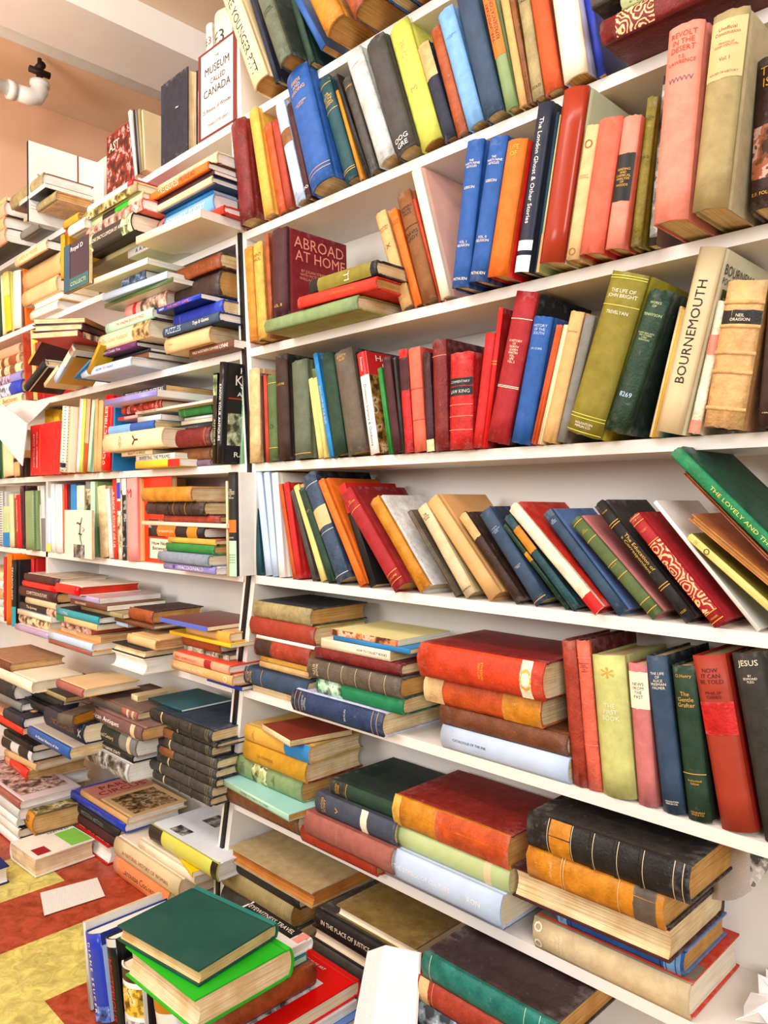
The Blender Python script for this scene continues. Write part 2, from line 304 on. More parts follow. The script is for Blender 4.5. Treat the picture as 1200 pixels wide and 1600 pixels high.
def UP(zs, view, p, items, case='right', group=None, zb=None):
    base = SZ[zs]; prev = None; place = SN[zs] + ' of the ' + case + ' bookcase'; L = []
    for it in items:
        xb, yb, xr, xt, yt, col = it[:6]; o = dict(it[6]) if len(it) > 6 else {}
        vw = o.get('v', view); pp = o.get('p', p); bz = o.get('z', base)
        if pp is None:
            X, Yd = on_level(vw, xb, yb, bz); pp = min(.095, max(-.005, Y0 - Yd))
        Y = Y0 - pp; s0, z0 = on_plane(vw, xb, yb, Y); s1, _ = on_plane(vw, xr, yb, Y); st, zt = on_plane(vw, xt, yt, Y)
        free = o.get('free'); zz = z0 if free else bz
        for _ in range(3):
            a = math.atan2(st - s0, zt - zz); th = max(.004, abs(s1 - s0) * math.cos(a)); 
            if not free: zz = bz + (th * math.sin(a) if a > 0 else 0)
        h = math.hypot(st - s0, zt - zz); L.append(dict(s0=s0, z=zz, a=a, th=th, h=h, p=pp, col=col, o=o))
    # neighbours must not run into each other
    for A, B in zip(L, L[1:]):
        if A['o'].get('free') or B['o'].get('free') or 'nf' in B['o']: continue
        pen = -9
        for hh in (0, min(A['h'] * math.cos(A['a']), B['h'] * math.cos(B['a']))):
            ra = A['s0'] + A['th'] / math.cos(A['a']) + hh * math.tan(A['a']); lb = B['s0'] + hh * math.tan(B['a']); pen = max(pen, ra - lb)
        if pen > 0:
            ca = min(pen * .5, A['th'] * .3); cb = min(pen - ca, B['th'] * .3); cb2 = pen - ca
            A['th'] -= ca; B['s0'] += cb2 * .999; B['th'] -= cb
    for L_ in L:
        o = L_['o']; th, h, a = L_['th'], L_['h'], L_['a']; p_ = L_['p']
        dep = o.get('dep', min(max(.11, h * .66), DEP + p_ - .006))
        r = make_book(th, h, dep, L_['col'], o)
        ca, sa = math.cos(a), math.sin(a); s = L_['s0'] + th/2 * ca; z = L_['z'] - th/2 * sa
        yaw = math.radians(o.get('yaw', 0)); y = Y0 - p_
        if o.get('fore'): r.rotation_euler = (0, 0, math.pi); r.rotation_euler = (Matrix.Rotation(a, 3, 'Y') @ Matrix.Rotation(math.pi, 3, 'Z')).to_euler(); r.location = (s, y + dep, z + H)
        else: r.rotation_euler = (0, a, yaw); r.location = (s, y, z + H)
        sd = short(th, L_['col'], o); lean = 'leaning left' if a < -.18 else 'leaning right' if a > .18 else 'upright'
        rel = o.get('rel', (lean + ', just right of the ' + nb(prev)) if prev else 'at the left end of the ' + place)
        reg(r, sd, rel, place); r['group'] = group or ('books standing on the ' + place); prev = sd
def FL(zs, view, p, side, items, case='right', group=None, where='stack'):
    cur = SZ.get(zs, zs if not isinstance(zs, str) else 0); place = where; prev = None
    for it in items:
        xl, xr, yt, yb, col = it[:5]; o = dict(it[5]) if len(it) > 5 else {}
        vw = o.get('v', view); pp = o.get('p', p); Y = Y0 - pp; xm = xl if side == 'l' else xr
        _, zt = on_plane(vw, xm, yt, Y); _, zb_ = on_plane(vw, xm, yb, Y); sl, _ = on_plane(vw, xl, yt, Y); sr, _ = on_plane(vw, xr, yt, Y)
        th = o.get('th', 0) or max(.004, zt - zb_)
        z = zb_ if (zb_ > cur + .022 and prev is None and o.get('gap')) else cur
        h = sr - sl; dep = o.get('dep', min(max(.1, h * .68), DEP + pp - .006)); 
        r = make_book(th, h, dep, col, o); yaw = math.radians(o.get('yaw', 0)); sm = (sl + sr) / 2
        M = Matrix.Rotation(yaw, 3, 'Z') @ Matrix.Rotation(-math.pi/2, 3, 'Y')
        if o.get('fore'):
            M = Matrix.Rotation(yaw, 3, 'Z') @ Matrix.Rotation(math.pi, 3, 'Z') @ Matrix.Rotation(-math.pi/2, 3, 'Y'); off = Matrix.Rotation(yaw, 3, 'Z') @ Vector((-h/2, dep, 0)); 
        elif o.get('flip'): M = Matrix.Rotation(yaw, 3, 'Z') @ Matrix.Rotation(math.pi/2, 3, 'Y'); off = Matrix.Rotation(yaw, 3, 'Z') @ Vector((-h/2, 0, 0))
        else: off = Matrix.Rotation(yaw, 3, 'Z') @ Vector((h/2, 0, 0))
        r.rotation_euler = M.to_euler(); r.location = (sm + off.x, Y + off.y, z + th/2 + H + .0004)
        sd = short(th, col, o); rel = o.get('rel', ('lying on the ' + nb(prev)) if prev else 'lowest of the ' + place)
        reg(r, sd, rel, place); r['group'] = group or 'books lying in the ' + place; prev = sd; cur = z + th + .0006
    return cur
def FACE(zs, view, p, items, case='left', where=''):
    for it in items:      # standing with the front board towards the room
        xl, xr, yb, yt, th, col, o = it; o = dict(o); pp = o.get('p', p); Y = Y0 - pp
        sl, zb_ = on_plane(view, xl, yb, Y); sr, _ = on_plane(view, xr, yb, Y); _, zt = on_plane(view, xl, yt, Y)
        z = SZ[zs] if zs and not o.get('free') else zb_; h = zt - z; d = sr - sl
        r = make_book(th, h, d, col, o); r.rotation_euler = (0, 0, -math.pi/2); r.location = (sl, Y + th/2, z + H)
        reg(r, short(th, col, o), o['rel'], where); r['group'] = 'books shown face out on the left bookcase'
def FREE(loc, rot, t, h, d, col, o, group=None, lyz=False):
    r = make_book(t, h, d, col, o); r.location = loc; r.rotation_euler = [math.radians(a) for a in rot]; reg(r, short(t, col, o), o['rel'], o.get('place', 'pile on the floor'))
    if group: r['group'] = group
    return r
def FLATW(x0, x1, y0, y1, z, th, col, o, spine='-y', group=None, dyaw=0):
    """book lying with its board on a world rectangle; spine towards the given side; z = height above the floor of its underside"""
    lx, ly = x1 - x0, y1 - y0; cx, cy = (x0+x1)/2, (y0+y1)/2
    ang = {'-y': 0, '+x': 90, '+y': 180, '-x': -90}[spine]; h, d = (lx, ly) if ang in (0, 180) else (ly, lx)
    r = make_book(th, h, d, col, o); Z = Matrix.Rotation(math.radians(ang + dyaw), 3, 'Z'); M = Z @ Matrix.Rotation(-math.pi/2, 3, 'Y'); off = Z @ Vector((h/2, -d/2, 0))
    r.rotation_euler = M.to_euler(); r.location = (cx + off.x, cy + off.y, z + th/2)
    reg(r, short(th, col, o), o['rel'], o.get('place', 'pile on the floor'))
    if group: r['group'] = group
    return r
# ---------------------------------------------------------------- the room
def struct(o): o['kind'] = 'structure'; return o
mb = MB(); T = .236
def rust(s, y):          # the checker of the photograph, rows running into depth
    if s < -2.31: return (int(-s / T) + int(y / T)) % 2 == 1
    if s < -2.074: return y > .86
    if s < -1.838: return True
    if s < -1.602: return False
    if s < -1.366: return y > .62
    return (int(-s / T) + int(y / T)) % 2 == 0
for i in range(-16, 16):
    for j in range(-9, 18):
        x0 = -1.602 + i * T; y0 = .62 + (j - 6) * T
        if x0 < -3.7: continue
        mb.quad([(x0, y0, 0), (x0 + T, y0, 0), (x0 + T, y0 + T, 0), (x0, y0 + T, 0)], 0 if rust(x0 + T/2, y0 + T/2) else 1)
struct(mb.build('floor', [mat('b04a20', 'tile'), mat('d9cf78', 'tile')]))
mb = MB(); mb.box((-4.2, -2.2, H + 1.82), (2.4, 4.2, H + 1.9)); struct(mb.build('ceiling', [mat('f2d2b2', 'paint')]))
mb = MB(); mb.box((-3.75, -2.2, 0), (-3.62, 4.2, H + 1.82)); struct(mb.build('wall_left', [mat('f6c6a2', 'paint')]))
mb = MB(); mb.box((-3.62, 4.1, 0), (2.4, 4.2, H + 1.82)); struct(mb.build('wall_back', [mat('e4cdb4', 'paint')]))
# beam across the ceiling, with its mouldings and pipes
mb = MB(); mb.box((-2.90, -2.2, H + 1.70), (-2.60, 4.1, H + 1.82)); mb.box((-3.15, -2.2, H + 1.80), (-2.90, 4.1, H + 1.82)); mb.box((-2.93, -2.2, H + 1.75), (-2.90, 4.1, H + 1.82)); o = struct(mb.build('trim_1', [mat('fdfaf4', 'paint')]))
mb = MB(); mb.tube([(-3.02, -2.2, H + 1.765), (-3.02, 4.1, H + 1.765)], .034, 16)
p_ = mb.build('overhead_pipe', [mat('f6f3ec', 'gloss')], None, True); p_['category'] = 'pipe'; p_['label'] = 'long straight white painted pipe running under the ceiling beam'
# white pipe with elbow and bracket, seen at the far left
def pp3(x, y, s): dx, dy, dz = ray(x, y); t = s / dx; return (s, dy * t, dz * t + H)
r = empty('elbow_pipe', pp3(48, 152, -3.2), (0, 0, 0)); r['category'] = 'pipe'; r['label'] = 'short white pipe ending in an elbow fitting with a dark valve on top'
E0 = Vector(r.location)
mb = MB(); mb.tube([(0, -1.1, .03), (0, -.06, 0)], .026, 16); mb.build('pipe_run', [mat('f6f3ec', 'gloss')], r, True)
mb = MB(); mb.tube([(0, -.09, .0), (0, -.06, 0)], .036, 16); mb.tube([(0, -.06, 0), (0, -.01, 0), (.0, .02, .01), (0, .035, .04), (0, .035, .07)], [.031, .034, .036, .034, .031], 16); mb.tube([(0, .035, .055), (0, .035, .075)], .038, 16); mb.build('elbow', [mat('f2eee6', 'gloss')], r, True)
mb = MB(); mb.tube([(0, .035, .07), (0, .035, .115)], .013, 10); mb.tube([(0, -.005, .115), (0, .075, .115)], .014, 10); mb.tube([(-.025, .035, .135), (.025, .035, .135)], .016, 10); mb.tube([(0, .035, .115), (0, .035, .17)], .009, 8)
q = mb.build('valve', [mat('3a2018', 'leather')], r, True); q['label'] = 'dark rusty valve'
# ---------------------------------------------------------------- the two bookcases
WH = mat('ebe6df', 'paint')
LE = [(.0 - 1.03, -1.60), (-.92, -1.597), (-.71, -1.555), (-.434, -1.515), (-.167, -1.468), (.09, -1.466), (.355, -1.488), (.63, -1.505), (.902, -1.523), (1.55, -1.56)]
def edge(z):
    for (a, x), (b, y) in zip(LE, LE[1:]):
        if a <= z <= b: return x + (y - x) * (z - a) / (b - a)
    return LE[0][1] if z < LE[0][0] else LE[-1][1]
YB = Y0 + DEP; SR = .42
def bookcase(name, label, s_of, x_far, zs, top, sgn):
    r = empty(name, (s_of(-1.0), Y0, 0), (0, 0, 0)); r['category'] = 'bookcase'; r['label'] = label; O = Vector(r.location)
    def P(name, mb, m, lab=None):
        mb.v = [tuple(Vector(v) - O) for v in mb.v]; q = mb.build(name, [m], r)
        if lab: q['label'] = lab
    mb = MB(); pts = [z for z, _ in LE if z <= top] + [top]
    for a, b in zip(pts, pts[1:]):
        if b - a < .001: continue
        ea, eb = s_of(a), s_of(b); w = .016 * sgn; A = sorted((ea, ea + w)); B = sorted((eb, eb + w))
        mb.hexa([(A[0], Y0, a+H), (A[1], Y0, a+H), (A[1], YB, a+H), (A[0], YB, a+H), (B[0], Y0, b+H), (B[1], Y0, b+H), (B[1], YB, b+H), (B[0], YB, b+H)])
    P('side_panel', mb, WH)
    mb = MB(); lo, hi = sorted((x_far, s_of(.4) + (0 if sgn > 0 else 0))); 
    for a, b in zip(pts, pts[1:]):
        if b - a < .001: continue
        ea, eb = s_of(a), s_of(b); xs = [(ea, x_far), (eb, x_far)]; A = sorted(xs[0]); B = sorted(xs[1])
        mb.hexa([(A[0], YB, a+H), (A[1], YB, a+H), (A[1], YB+.008, a+H), (A[0], YB+.008, a+H), (B[0], YB, b+H), (B[1], YB, b+H), (B[1], YB+.008, b+H), (B[0], YB+.008, b+H)])
    P('back_panel', mb, WH)
    for z in zs:
        mb = MB(); A = sorted((s_of(z) + .016 * sgn, x_far)); mb.box((A[0], Y0, z + H - .019), (A[1], YB, z + H)); P('shelf', mb, WH)
    mb = MB(); A = sorted((x_far, x_far + .016 * -sgn)); mb.box((A[0], Y0, 0), (A[1], YB, top + H)); P('side_panel', mb, WH)
    return r, O
ZS = list(SZ.values())
bookcase('bookcase', 'white open bookcase of old cloth and leather books filling the right of the picture', edge, SR, ZS, 1.55, 1)
lr, lO = bookcase('bookcase', 'crammed white bookcase on the left with books heaped out over its shelves', lambda z: edge(z) - .012, -3.6, ZS, 1.215, -1)
mb = MB(); mb.box((-2.665, Y0, H - .434), (-2.649, YB, H + .071)); mb.v = [tuple(Vector(v) - lO) for v in mb.v]; q = mb.build('divider', [WH], lr)
# the dark joint strip between them
mb = MB()
zz = [z for z, _ in LE if z <= 1.0]
for a, b in zip(zz, zz[1:]):
    ea, eb = edge(a), edge(b); mb.hexa([(ea-.0115, Y0-.006, a+H), (ea-.0005, Y0-.006, a+H), (ea-.0005, YB-.01, a+H), (ea-.0115, YB-.01, a+H), (eb-.0115, Y0-.006, b+H), (eb-.0005, Y0-.006, b+H), (eb-.0005, YB-.01, b+H), (eb-.0115, YB-.01, b+H)])
o = mb.build('trim_2', [mat('17161a', 'gloss')]); struct(o)
# ================================================================ RIGHT BOOKCASE, standing books
L_ = dict(k='leather'); J_ = dict(k='jacket')
def K(k=None, **kw):
    if k: kw['k'] = {'l': 'leather', 'j': 'jacket', 'g': 'gloss', 'c': 'cloth'}[k]
    return kw
UP('S0', 'A', None, [
 (130,385,205,-30,-75,'cream',K('j',pb=0,pg='aged paper',t=[('THE YOUNGER PITT',.44,.74,'black','v',.5)],d='cream jacketed book with black title down the spine')),
 (208,330,232,82,-60,'navy',K(p=.03)),
 (236,300,312,118,-70,'grey green',K('l',p=.06,pg='aged paper',b='2c3a30',t=[('POWER\nCONNOR',.56,.2,'charcoal','h')],d='large mottled grey-green book with broken page edges')),
 (335,250,372,232,-70,'dark green',K(p=.02)),
 (405,190,428,262,-60,'blue',K('j',p=.04,pg='aged paper')),
 (432,150,520,300,-120,'ochre',K('l',p=.06,pg='aged paper')),
 (545,130,650,450,-130,'chestnut',K('l',p=.06,pg='aged paper',b='6a3014',d='ragged chestnut leather book with torn spine foot')),
 (690,75,735,600,-140,'blue',K('j',p=.05)),
 (745,45,800,670,-150,'dark blue',K(p=.05,pg='aged paper')),
 (820,10,880,740,-160,'orange',K(p=.04)),
])
UP('S1', 'A', None, [
 (70,945,150,30,535,'dark red',K('l',b='7a1c18')),
 (150,925,218,85,490,'gold',K(pg='cream',d='plain orange-yellow cloth book')),
 (222,905,262,160,540,'dark orange',K('l')),
 (262,880,292,200,515,'brick red',K()),
 (300,862,345,212,455,'pale blue',K('l',bands=[(.58,.72,'leather brown')])),
 (345,840,367,262,445,'maroon',K(t=[('DO',.12,.1,'white','h')])),
 (368,815,490,262,350,'blue',K(t=[('FEEDS\nAND\nFEEDING',.86,.17,'gold','h',.6),('THE FARMERS\nLIBRARY',.7,.07,'gold','h',.5)],gl=[.1,.13],d='bright blue cloth book FEEDS AND FEEDING')),
 (490,785,565,375,370,'dark teal',K(t=[('THE\nHISTORY\nOF THE\nLIVING\nPRESENT',.79,.22,'gold','h',.75)],gl=[.08,.1,.68,.93])),
 (568,755,586,465,385,'ochre',K()),
 (590,745,611,455,322,'black',K('l')),
 (612,735,650,495,345,'dark grey',K('l',t=[('REWARDS',.9,.08,'gold','h')])),
 (650,700,722,512,255,'pale grey',K('l',t=[('STANLEY',.88,.06,'grey','h',.5)],d='whitish worn cloth book')),
 (725,665,815,595,205,'dark grey',K(t=[('OOG\nGRE',.08,.09,'white','h',.75)],d='dark grey book with white letters at the foot')),
 (820,640,918,685,150,'yellow green',K(pg='aged paper',t=[('THE\nLIFE\nOF\nLORD\nA G',.78,.26,'khaki','h',.4),('M',.45,.04,'khaki','h')])),
 (920,600,972,808,210,'navy',K(bands=[(.64,1,'sand')])),
 (975,578,1022,862,140,'chestnut',K('l',b='5a2414')),
 (1020,548,1090,893,75,'light blue',K(t=[('THE SUFFERING\nLAND',.76,.05,'blue','h',.7)])),
 (1088,510,1172,970,0,'slate blue',K()),
 (1178,470,1228,1072,-30,'sage',K('j',bands=[(.43,1,'orange','jacket')],t=[('PARLIAMENTARY\nREPRESENTATION',.72,.46,'black','u',.7)],d='orange and pale green jacketed spine')),
 (163,455,198,80,-20,'tan',K(v='B')),
 (200,440,221,120,-20,'leather brown',K('l',v='B')),
 (222,425,270,155,-30,'khaki',K('l',v='B',b='6a5f30',t=[('TRAIL\nTREES',.9,.1,'black','h'),('GOLD',.1,.06,'black','h')])),
 (272,405,345,200,-60,'dark orange',K('c',v='B',b='a03810')),
 (352,355,470,295,-60,'ivory',K('j',v='B',b='b8b8dc',pb=0,pg='aged paper')),
 (475,330,520,405,-60,'royal blue',K('j',v='B',b='2a2f90')),
])
top=FL('S1','B',.075,'l',[
 (508,1240,190,290,'dark red',K('l',b='6a1418',pg='aged paper',flip=0,bands=[(.66,.90,'dark red','scroll')],d='crimson gilt-stamped book lying flat',dep=.2)),
 (592,1100,95,160,'pale green',K('c',b='1b1a1c',t=[('FACT\nAND\nSTORY',.88,.12,'black','h',.8),('LINCOLN',.6,.08,'black','h',.7)],dep=.17,d='black book with pale green titled spine')),
 (465,1240,45,140,'dark grey',K('l',b='2a2624',dep=.19,d='ragged black-brown book lying flat')),
 (520,1240,-10,40,'dark brown',K('l',dep=.17)),
],where='stack at the right end of the second shelf')
SZ['A1']=SZ['S2']+.0275
UP('S2', 'C', None, [
 (108,505,142,85,110,'ochre',K('l',p=.035)),
 (143,500,182,121,92,'gold',K('l',p=.035,b='a06414',t=[('SAINT\nPAUL',.85,.12,'brown','h')])),
])
FL('S2','C',.072,'l',[
 (175,560,400,452,'sage',K(pg='cream',b='a9a860',yaw=0,dep=.2,d='sage green book lying flat under the others')),
],where='short pile under the crimson books')
SZ['A1']=.3835
UP('A1','C',.058,[
 (187,390,204,168,45,'chestnut',K('l',rel='standing on the flat sage green book')),
 (206,386,268,200,38,'maroon',K('c',b='861828',t=[('VOL. II',.13,.06,'gold','h',.5)],ft=[('ABROAD',.52,.86,.86,.13,'salmon'),('AT HOME',.54,.71,.84,.13,'salmon'),('BY JULIAN STREET\nWITH PICTURES BY\nWALLACE MORGAN',.42,.5,.5,.12,'salmon')],d='maroon book with ABROAD AT HOME on its red cover',rel='standing on the flat sage green book',dep=.165)),
])
SZ['A1']=.3835
FL('A1','C',.075,'l',[
 (318,632,298,345,'scarlet',K('c',pg='aged paper',t=[('LORD ARTHUR SAVILE',.4,.3,'orange','v',.3)],yaw=2,dep=.14,d='orange-red book lying on the green one')),
 (360,640,205,262,'black',K('c',bands=[(.08,.86,'olive','cloth')],gl=[],t=[('LL',.42,.07,'ivory','h')],dep=.12,d='black book with wide olive spine band')),
],where='crimson and olive pile')
FL('A1','C',-.015,'l',[
 (590,690,255,300,'dark orange',K('l',dep=.12,rel='standing behind the orange-red book in the pile')),
],where='pile on the third shelf')
UP('S2', 'C', None, [
 (742,365,790,632,-28,'sand',K('c',t=[('READERS\nQUOTE',.82,.12,'brown','h'),('X',.64,.04,'brown','h')],gl=[.1])),
 (795,350,828,690,-45,'orange',K('c',b='b03818',t=[('LOUIS\nPARIS',.87,.1,'brown','h')])),
 (830,340,892,722,-105,'leather brown',K('c',b='a8683c',t=[('READERS\nTRAVEL\nTALKS',.83,.14,'black','h'),('DAVIS\nLADY',.6,.1,'black','h')],gl=[.68],glc='black')),
 (893,325,906,785,-100,'rust',K('c')),
 (905,318,945,782,-215,'ivory',K('j',b='e8b8a8',pb=0,pg='ivory',ft=[('O',.86,.42,.14,.1,'crimson')],d='pale book with pink board and ivory spine')),
 (950,290,1020,1015,-340,'blue',K('c',p=.04,t=[('THE\nTHIRTY-NINE\nARTICLES',.84,.15,'ivory','h',.85),('GIBSON',.68,.04,'ivory','h',.6),('VOL. I\nRELIGION',.3,.08,'ivory','h',.7),('METHUEN',.06,.03,'ivory','h',.8)])),
 (1022,280,1096,1110,-355,'blue',K('c',p=.045,b='1a3f80',t=[('THE\nTHIRTY-NINE\nARTICLES',.84,.15,'ivory','h',.85),('GIBSON',.7,.04,'ivory','h',.6),('VOL. II\nRELIGION',.3,.08,'ivory','h',.7),('METHUEN',.06,.03,'ivory','h',.8)],d='second volume of the blue two-volume set')),
 (1098,245,1180,1185,-343,'orange',K('c',p=.045,b='e01010',t=[('LIFE\nOF',.92,.08,'gold','h',.5)],d='orange book with bright red board')),
 (145,215,212,245,-500,'navy',K('j',v='D',p=.04,b='1b2430',bands=[(.0,.1,'white'),(.13,.19,'white')],t=[('The London Ghost & Other Stories',.6,.62,'white','v',.45)],d='dark blue jacketed book with white tape at foot')),
 (216,205,232,310,-462,'slate blue',K('j',v='D',p=.03)),
 (234,195,245,333,-455,'pale green',K('j',v='D',p=.03,bands=[(0,.25,'tan')])),
 (248,185,350,352,-555,'brick red',K('g',v='D',pb=0,p=.045,b='c9cfb0',glc='salmon',d='tall glossy brick-brown ledger with marbled board')),
 (355,175,412,440,-405,'light tan',K('c',v='D',p=.04,t=[('ANCIENT\nCUSTOMS',.62,.08,'leather brown','h',.7),('O',.86,.1,'leather brown','h',.6),('O',.06,.06,'leather brown','h',.7)])),
 (415,150,515,500,-430,'coral',K('c',v='D',p=.04,b='d04038')),
 (522,130,606,598,-440,'salmon',K('c',v='D',p=.04,b='c86040',bands=[(.36,.72,'black','jacket')],t=[('READING\nAND\nCHEMICAL\nANALYSIS\nOF\nWOODS',.54,.32,'gold','h',.8)])),
 (618,97,684,690,-520,'olive',K('l',v='D',p=.03,t=[('IN A\nRAINBOW\nTREE',.86,.14,'black','h',.8),('G.K.D.',.6,.03,'black','h')])),
 (690,70,733,752,-610,'dark grey',K('j',v='D',p=.02,b='8a8a80',fp=[],bands=[(.05,.95,'9a9a92','art')],d='torn black and white picture jacket book')),
 (722,12,868,790,-803,'salmon',K('c',v='D',p=.085,b='d88878',t=[('REVOLT\nIN THE\nDESERT',.91,.1,'brick red','h',.75),('T.E.\nLAWRENCE',.82,.06,'brick red','h',.75),('VVVVVV',.72,.025,'slate blue','h',.7)],d='large faded pink cloth book')),
 (885,-23,1040,975,-858,'khaki',K('c',v='D',p=.09,b='b8aa88',bands=[(.66,.96,'light tan','jacket')],t=[('Unofficial\nConstitution',.9,.06,'brown','h',.7),('Memoirs of\nJOHN DENTON',.83,.05,'brick red','h',.65),('Vol. I',.76,.02,'brown','h',.3),('HOUSES OF HISTORY',.69,.015,'brown','h',.8)],d='large stone-grey book with buff paper label')),
 (1115,-48,1260,1150,-673,'dark brown',K('l',v='D',p=.05,bands=[(.2,.55,'a86848','art')],t=[('THE\nISC',.87,.14,'gold','h',.7),('E.F. FOLLETT',.1,.05,'gold','h',.85)],d='brown pictorial book with gilt spine')),
])
UP('S3', 'C', .012, [
 (108,978,158,105,610,'light tan',K('l')), (160,975,173,145,625,'maroon',K()), (175,973,190,163,632,'rust',K()),
 (190,972,228,180,635,'olive green',K(t=[('O',.4,.05,'dark green','h')],gl=[.9,.15],glc='gold')),
 (228,972,280,212,555,'dark brown',K(b='26221f',t=[('E. LUCAS',.72,.04,'gold','h',.6)])),
 (298,972,375,283,580,'grey green',K(gl=[.05])), (385,972,415,342,652,'pale yellow',K()), (415,970,436,365,610,'pale yellow',K(bands=[(.9,1,'olive green')],d='yellow cloth book with green top')),
 (438,968,460,368,545,'bright blue',K(t=[('ZOOLOGY OF THE ISLES',.5,.5,'pale blue','v',.4)])),
 (462,968,515,405,555,'dark green',K(b='1c5a44')), (520,960,600,460,550,'grey brown',K(b='1f2224',t=[('RICKETY\nTALES',.93,.07,'gold','h',.5)])),
 (612,960,650,555,545,'white',K('g',pb=0,bands=[(.77,1,'red')],b='c87838',t=[('Dominion Scenery & Outdoors',.38,.6,'black','v',.45),('Frommer',.88,.14,'white','v',.4)],fp=[(0,1,.77,1,'red'),(0,1,0,.77,'b88848','art')],ft=[('Home\nFlo',.4,.9,.7,.14,'white')],d='white-spined glossy book with red top band')),
 (688,952,705,640,605,'green',K()), (708,948,741,660,560,'maroon',K()), (742,945,753,705,560,'charcoal',K()),
 (755,948,792,728,530,'red',K('l',bands=[(.6,.92,'maroon','cloth')])), (795,945,845,768,525,'coral',K(b='b83028',gl=[.3,.6],glc='brick red')),
 (847,940,878,828,540,'maroon',K('l',bands=[(0,.12,'cream')])), (880,940,938,868,490,'dark red',K('l',b='5a1a22',gl=[.85],glc='salmon')),
 (940,930,1036,945,545,'red',K('l',b='9a1818',bands=[(.66,.74,'black','leather'),(.56,.65,'black','leather')],t=[('COMMENTARY',.7,.03,'pale grey','h',.8),('LAW KING',.6,.05,'pale grey','h',.8)],gl=[.2,.34,.46],glc='salmon',d='old red law volume with black title labels')),
 (1037,905,1076,1092,455,'red',K()), (1078,925,1104,1145,350,'bright red',K(b='a01010',gl=[.6,.62])),
 (5,925,122,128,285,'crimson',K('c',v='D',b='1c2026',t=[('A HISTORY\nOF\nNORTH\nQUEEN\nMARTIN\nVOL.\nLIFE\nVOL. 2',.61,.4,'ivory','h',.6)],gl=[.38,.37,.82],glc='ivory',d='tall crimson cloth volume with black board')),
 (130,915,210,225,385,'blue',K(v='D',b='2b5f9c',t=[('HISTORY\nOF THE\nSOUTH',.9,.12,'pale blue','h',.7),('J.N. CURR',.75,.03,'pale blue','h',.6)])),
 (213,910,239,320,420,'dark orange',K(v='D')), (241,908,259,350,420,'cream',K(v='D')), (261,905,318,380,362,'sand',K(v='D',t=[('ASHFORD',.85,.03,'brown','h',.7)])),
 (320,895,362,440,380,'grey',K(v='D')),
 (362,875,518,555,195,'olive',K(v='D',b='a8a020',p=.03,t=[('THE LIFE OF\nJOHN BRIGHT',.87,.08,'ivory','h',.8),('TREVELYAN',.76,.025,'ivory','h',.6),('HOUGHTON\nMIFFLIN CO.',.06,.035,'ivory','h',.6)],gl=[.96,.975,.8,.1,.12,.015],glc='yellow green',d='large olive cloth book with ivory title')),
 (520,850,660,712,268,'dark green',K('l',v='D',b='14302a',p=.03,t=[('WORKS\nOF',.9,.05,'pale green','h',.5),('TENNYSON',.83,.035,'pale green','h',.8),('POEMS BALLADS\nAND OTHERS\nLORD\nTENNYSON',.68,.12,'pale green','h',.7),('8269',.27,.05,'pale blue','h',.55)],d='frayed dark green cloth book with faded foot')),
 (665,875,688,790,350,'cream',K(v='D')), (690,872,706,812,358,'yellow',K('j',v='D')), (708,870,734,828,362,'light tan',K(v='D',b='8fc0c8')),
 (737,860,842,918,95,'beige',K('j',v='D',pb=0,p=.03,b='ded6b8',t=[('BOURNEMOUTH',.55,.55,'black','u',.42)],fp=[(.12,.92,.3,.8,'olive green'),(.16,.88,.34,.76,'c8a890','art')],ft=[('BOURNEMOUTH',.5,.9,.86,.08,'charcoal'),('POOLE & CHRISTCHURCH',.5,.84,.86,.05,'charcoal'),('Pictured\nDescribed',.45,.2,.6,.12,'charcoal')],d='tall cream jacketed book BOURNEMOUTH')),
 (868,855,922,990,320,'ivory',K('l',v='D',bands=[(.6,.75,'salmon'),(.0,.1,'salmon')],p=.02)),
 (926,838,1115,1030,240,'sand',K('l',v='D',b='b88450',p=.03,rb=[.12,.37,.5,.68,.84],bands=[(.7,.8,'black')],t=[('NEIL\nORAISION',.75,.06,'ivory','h',.5)],d='wide tan calf volume with raised bands')),
 (1140,825,1235,1195,200,'dark brown',K('c',v='D',p=.03,t=[('A ROMANCE',.1,.03,'ivory','h',.6)])),
])
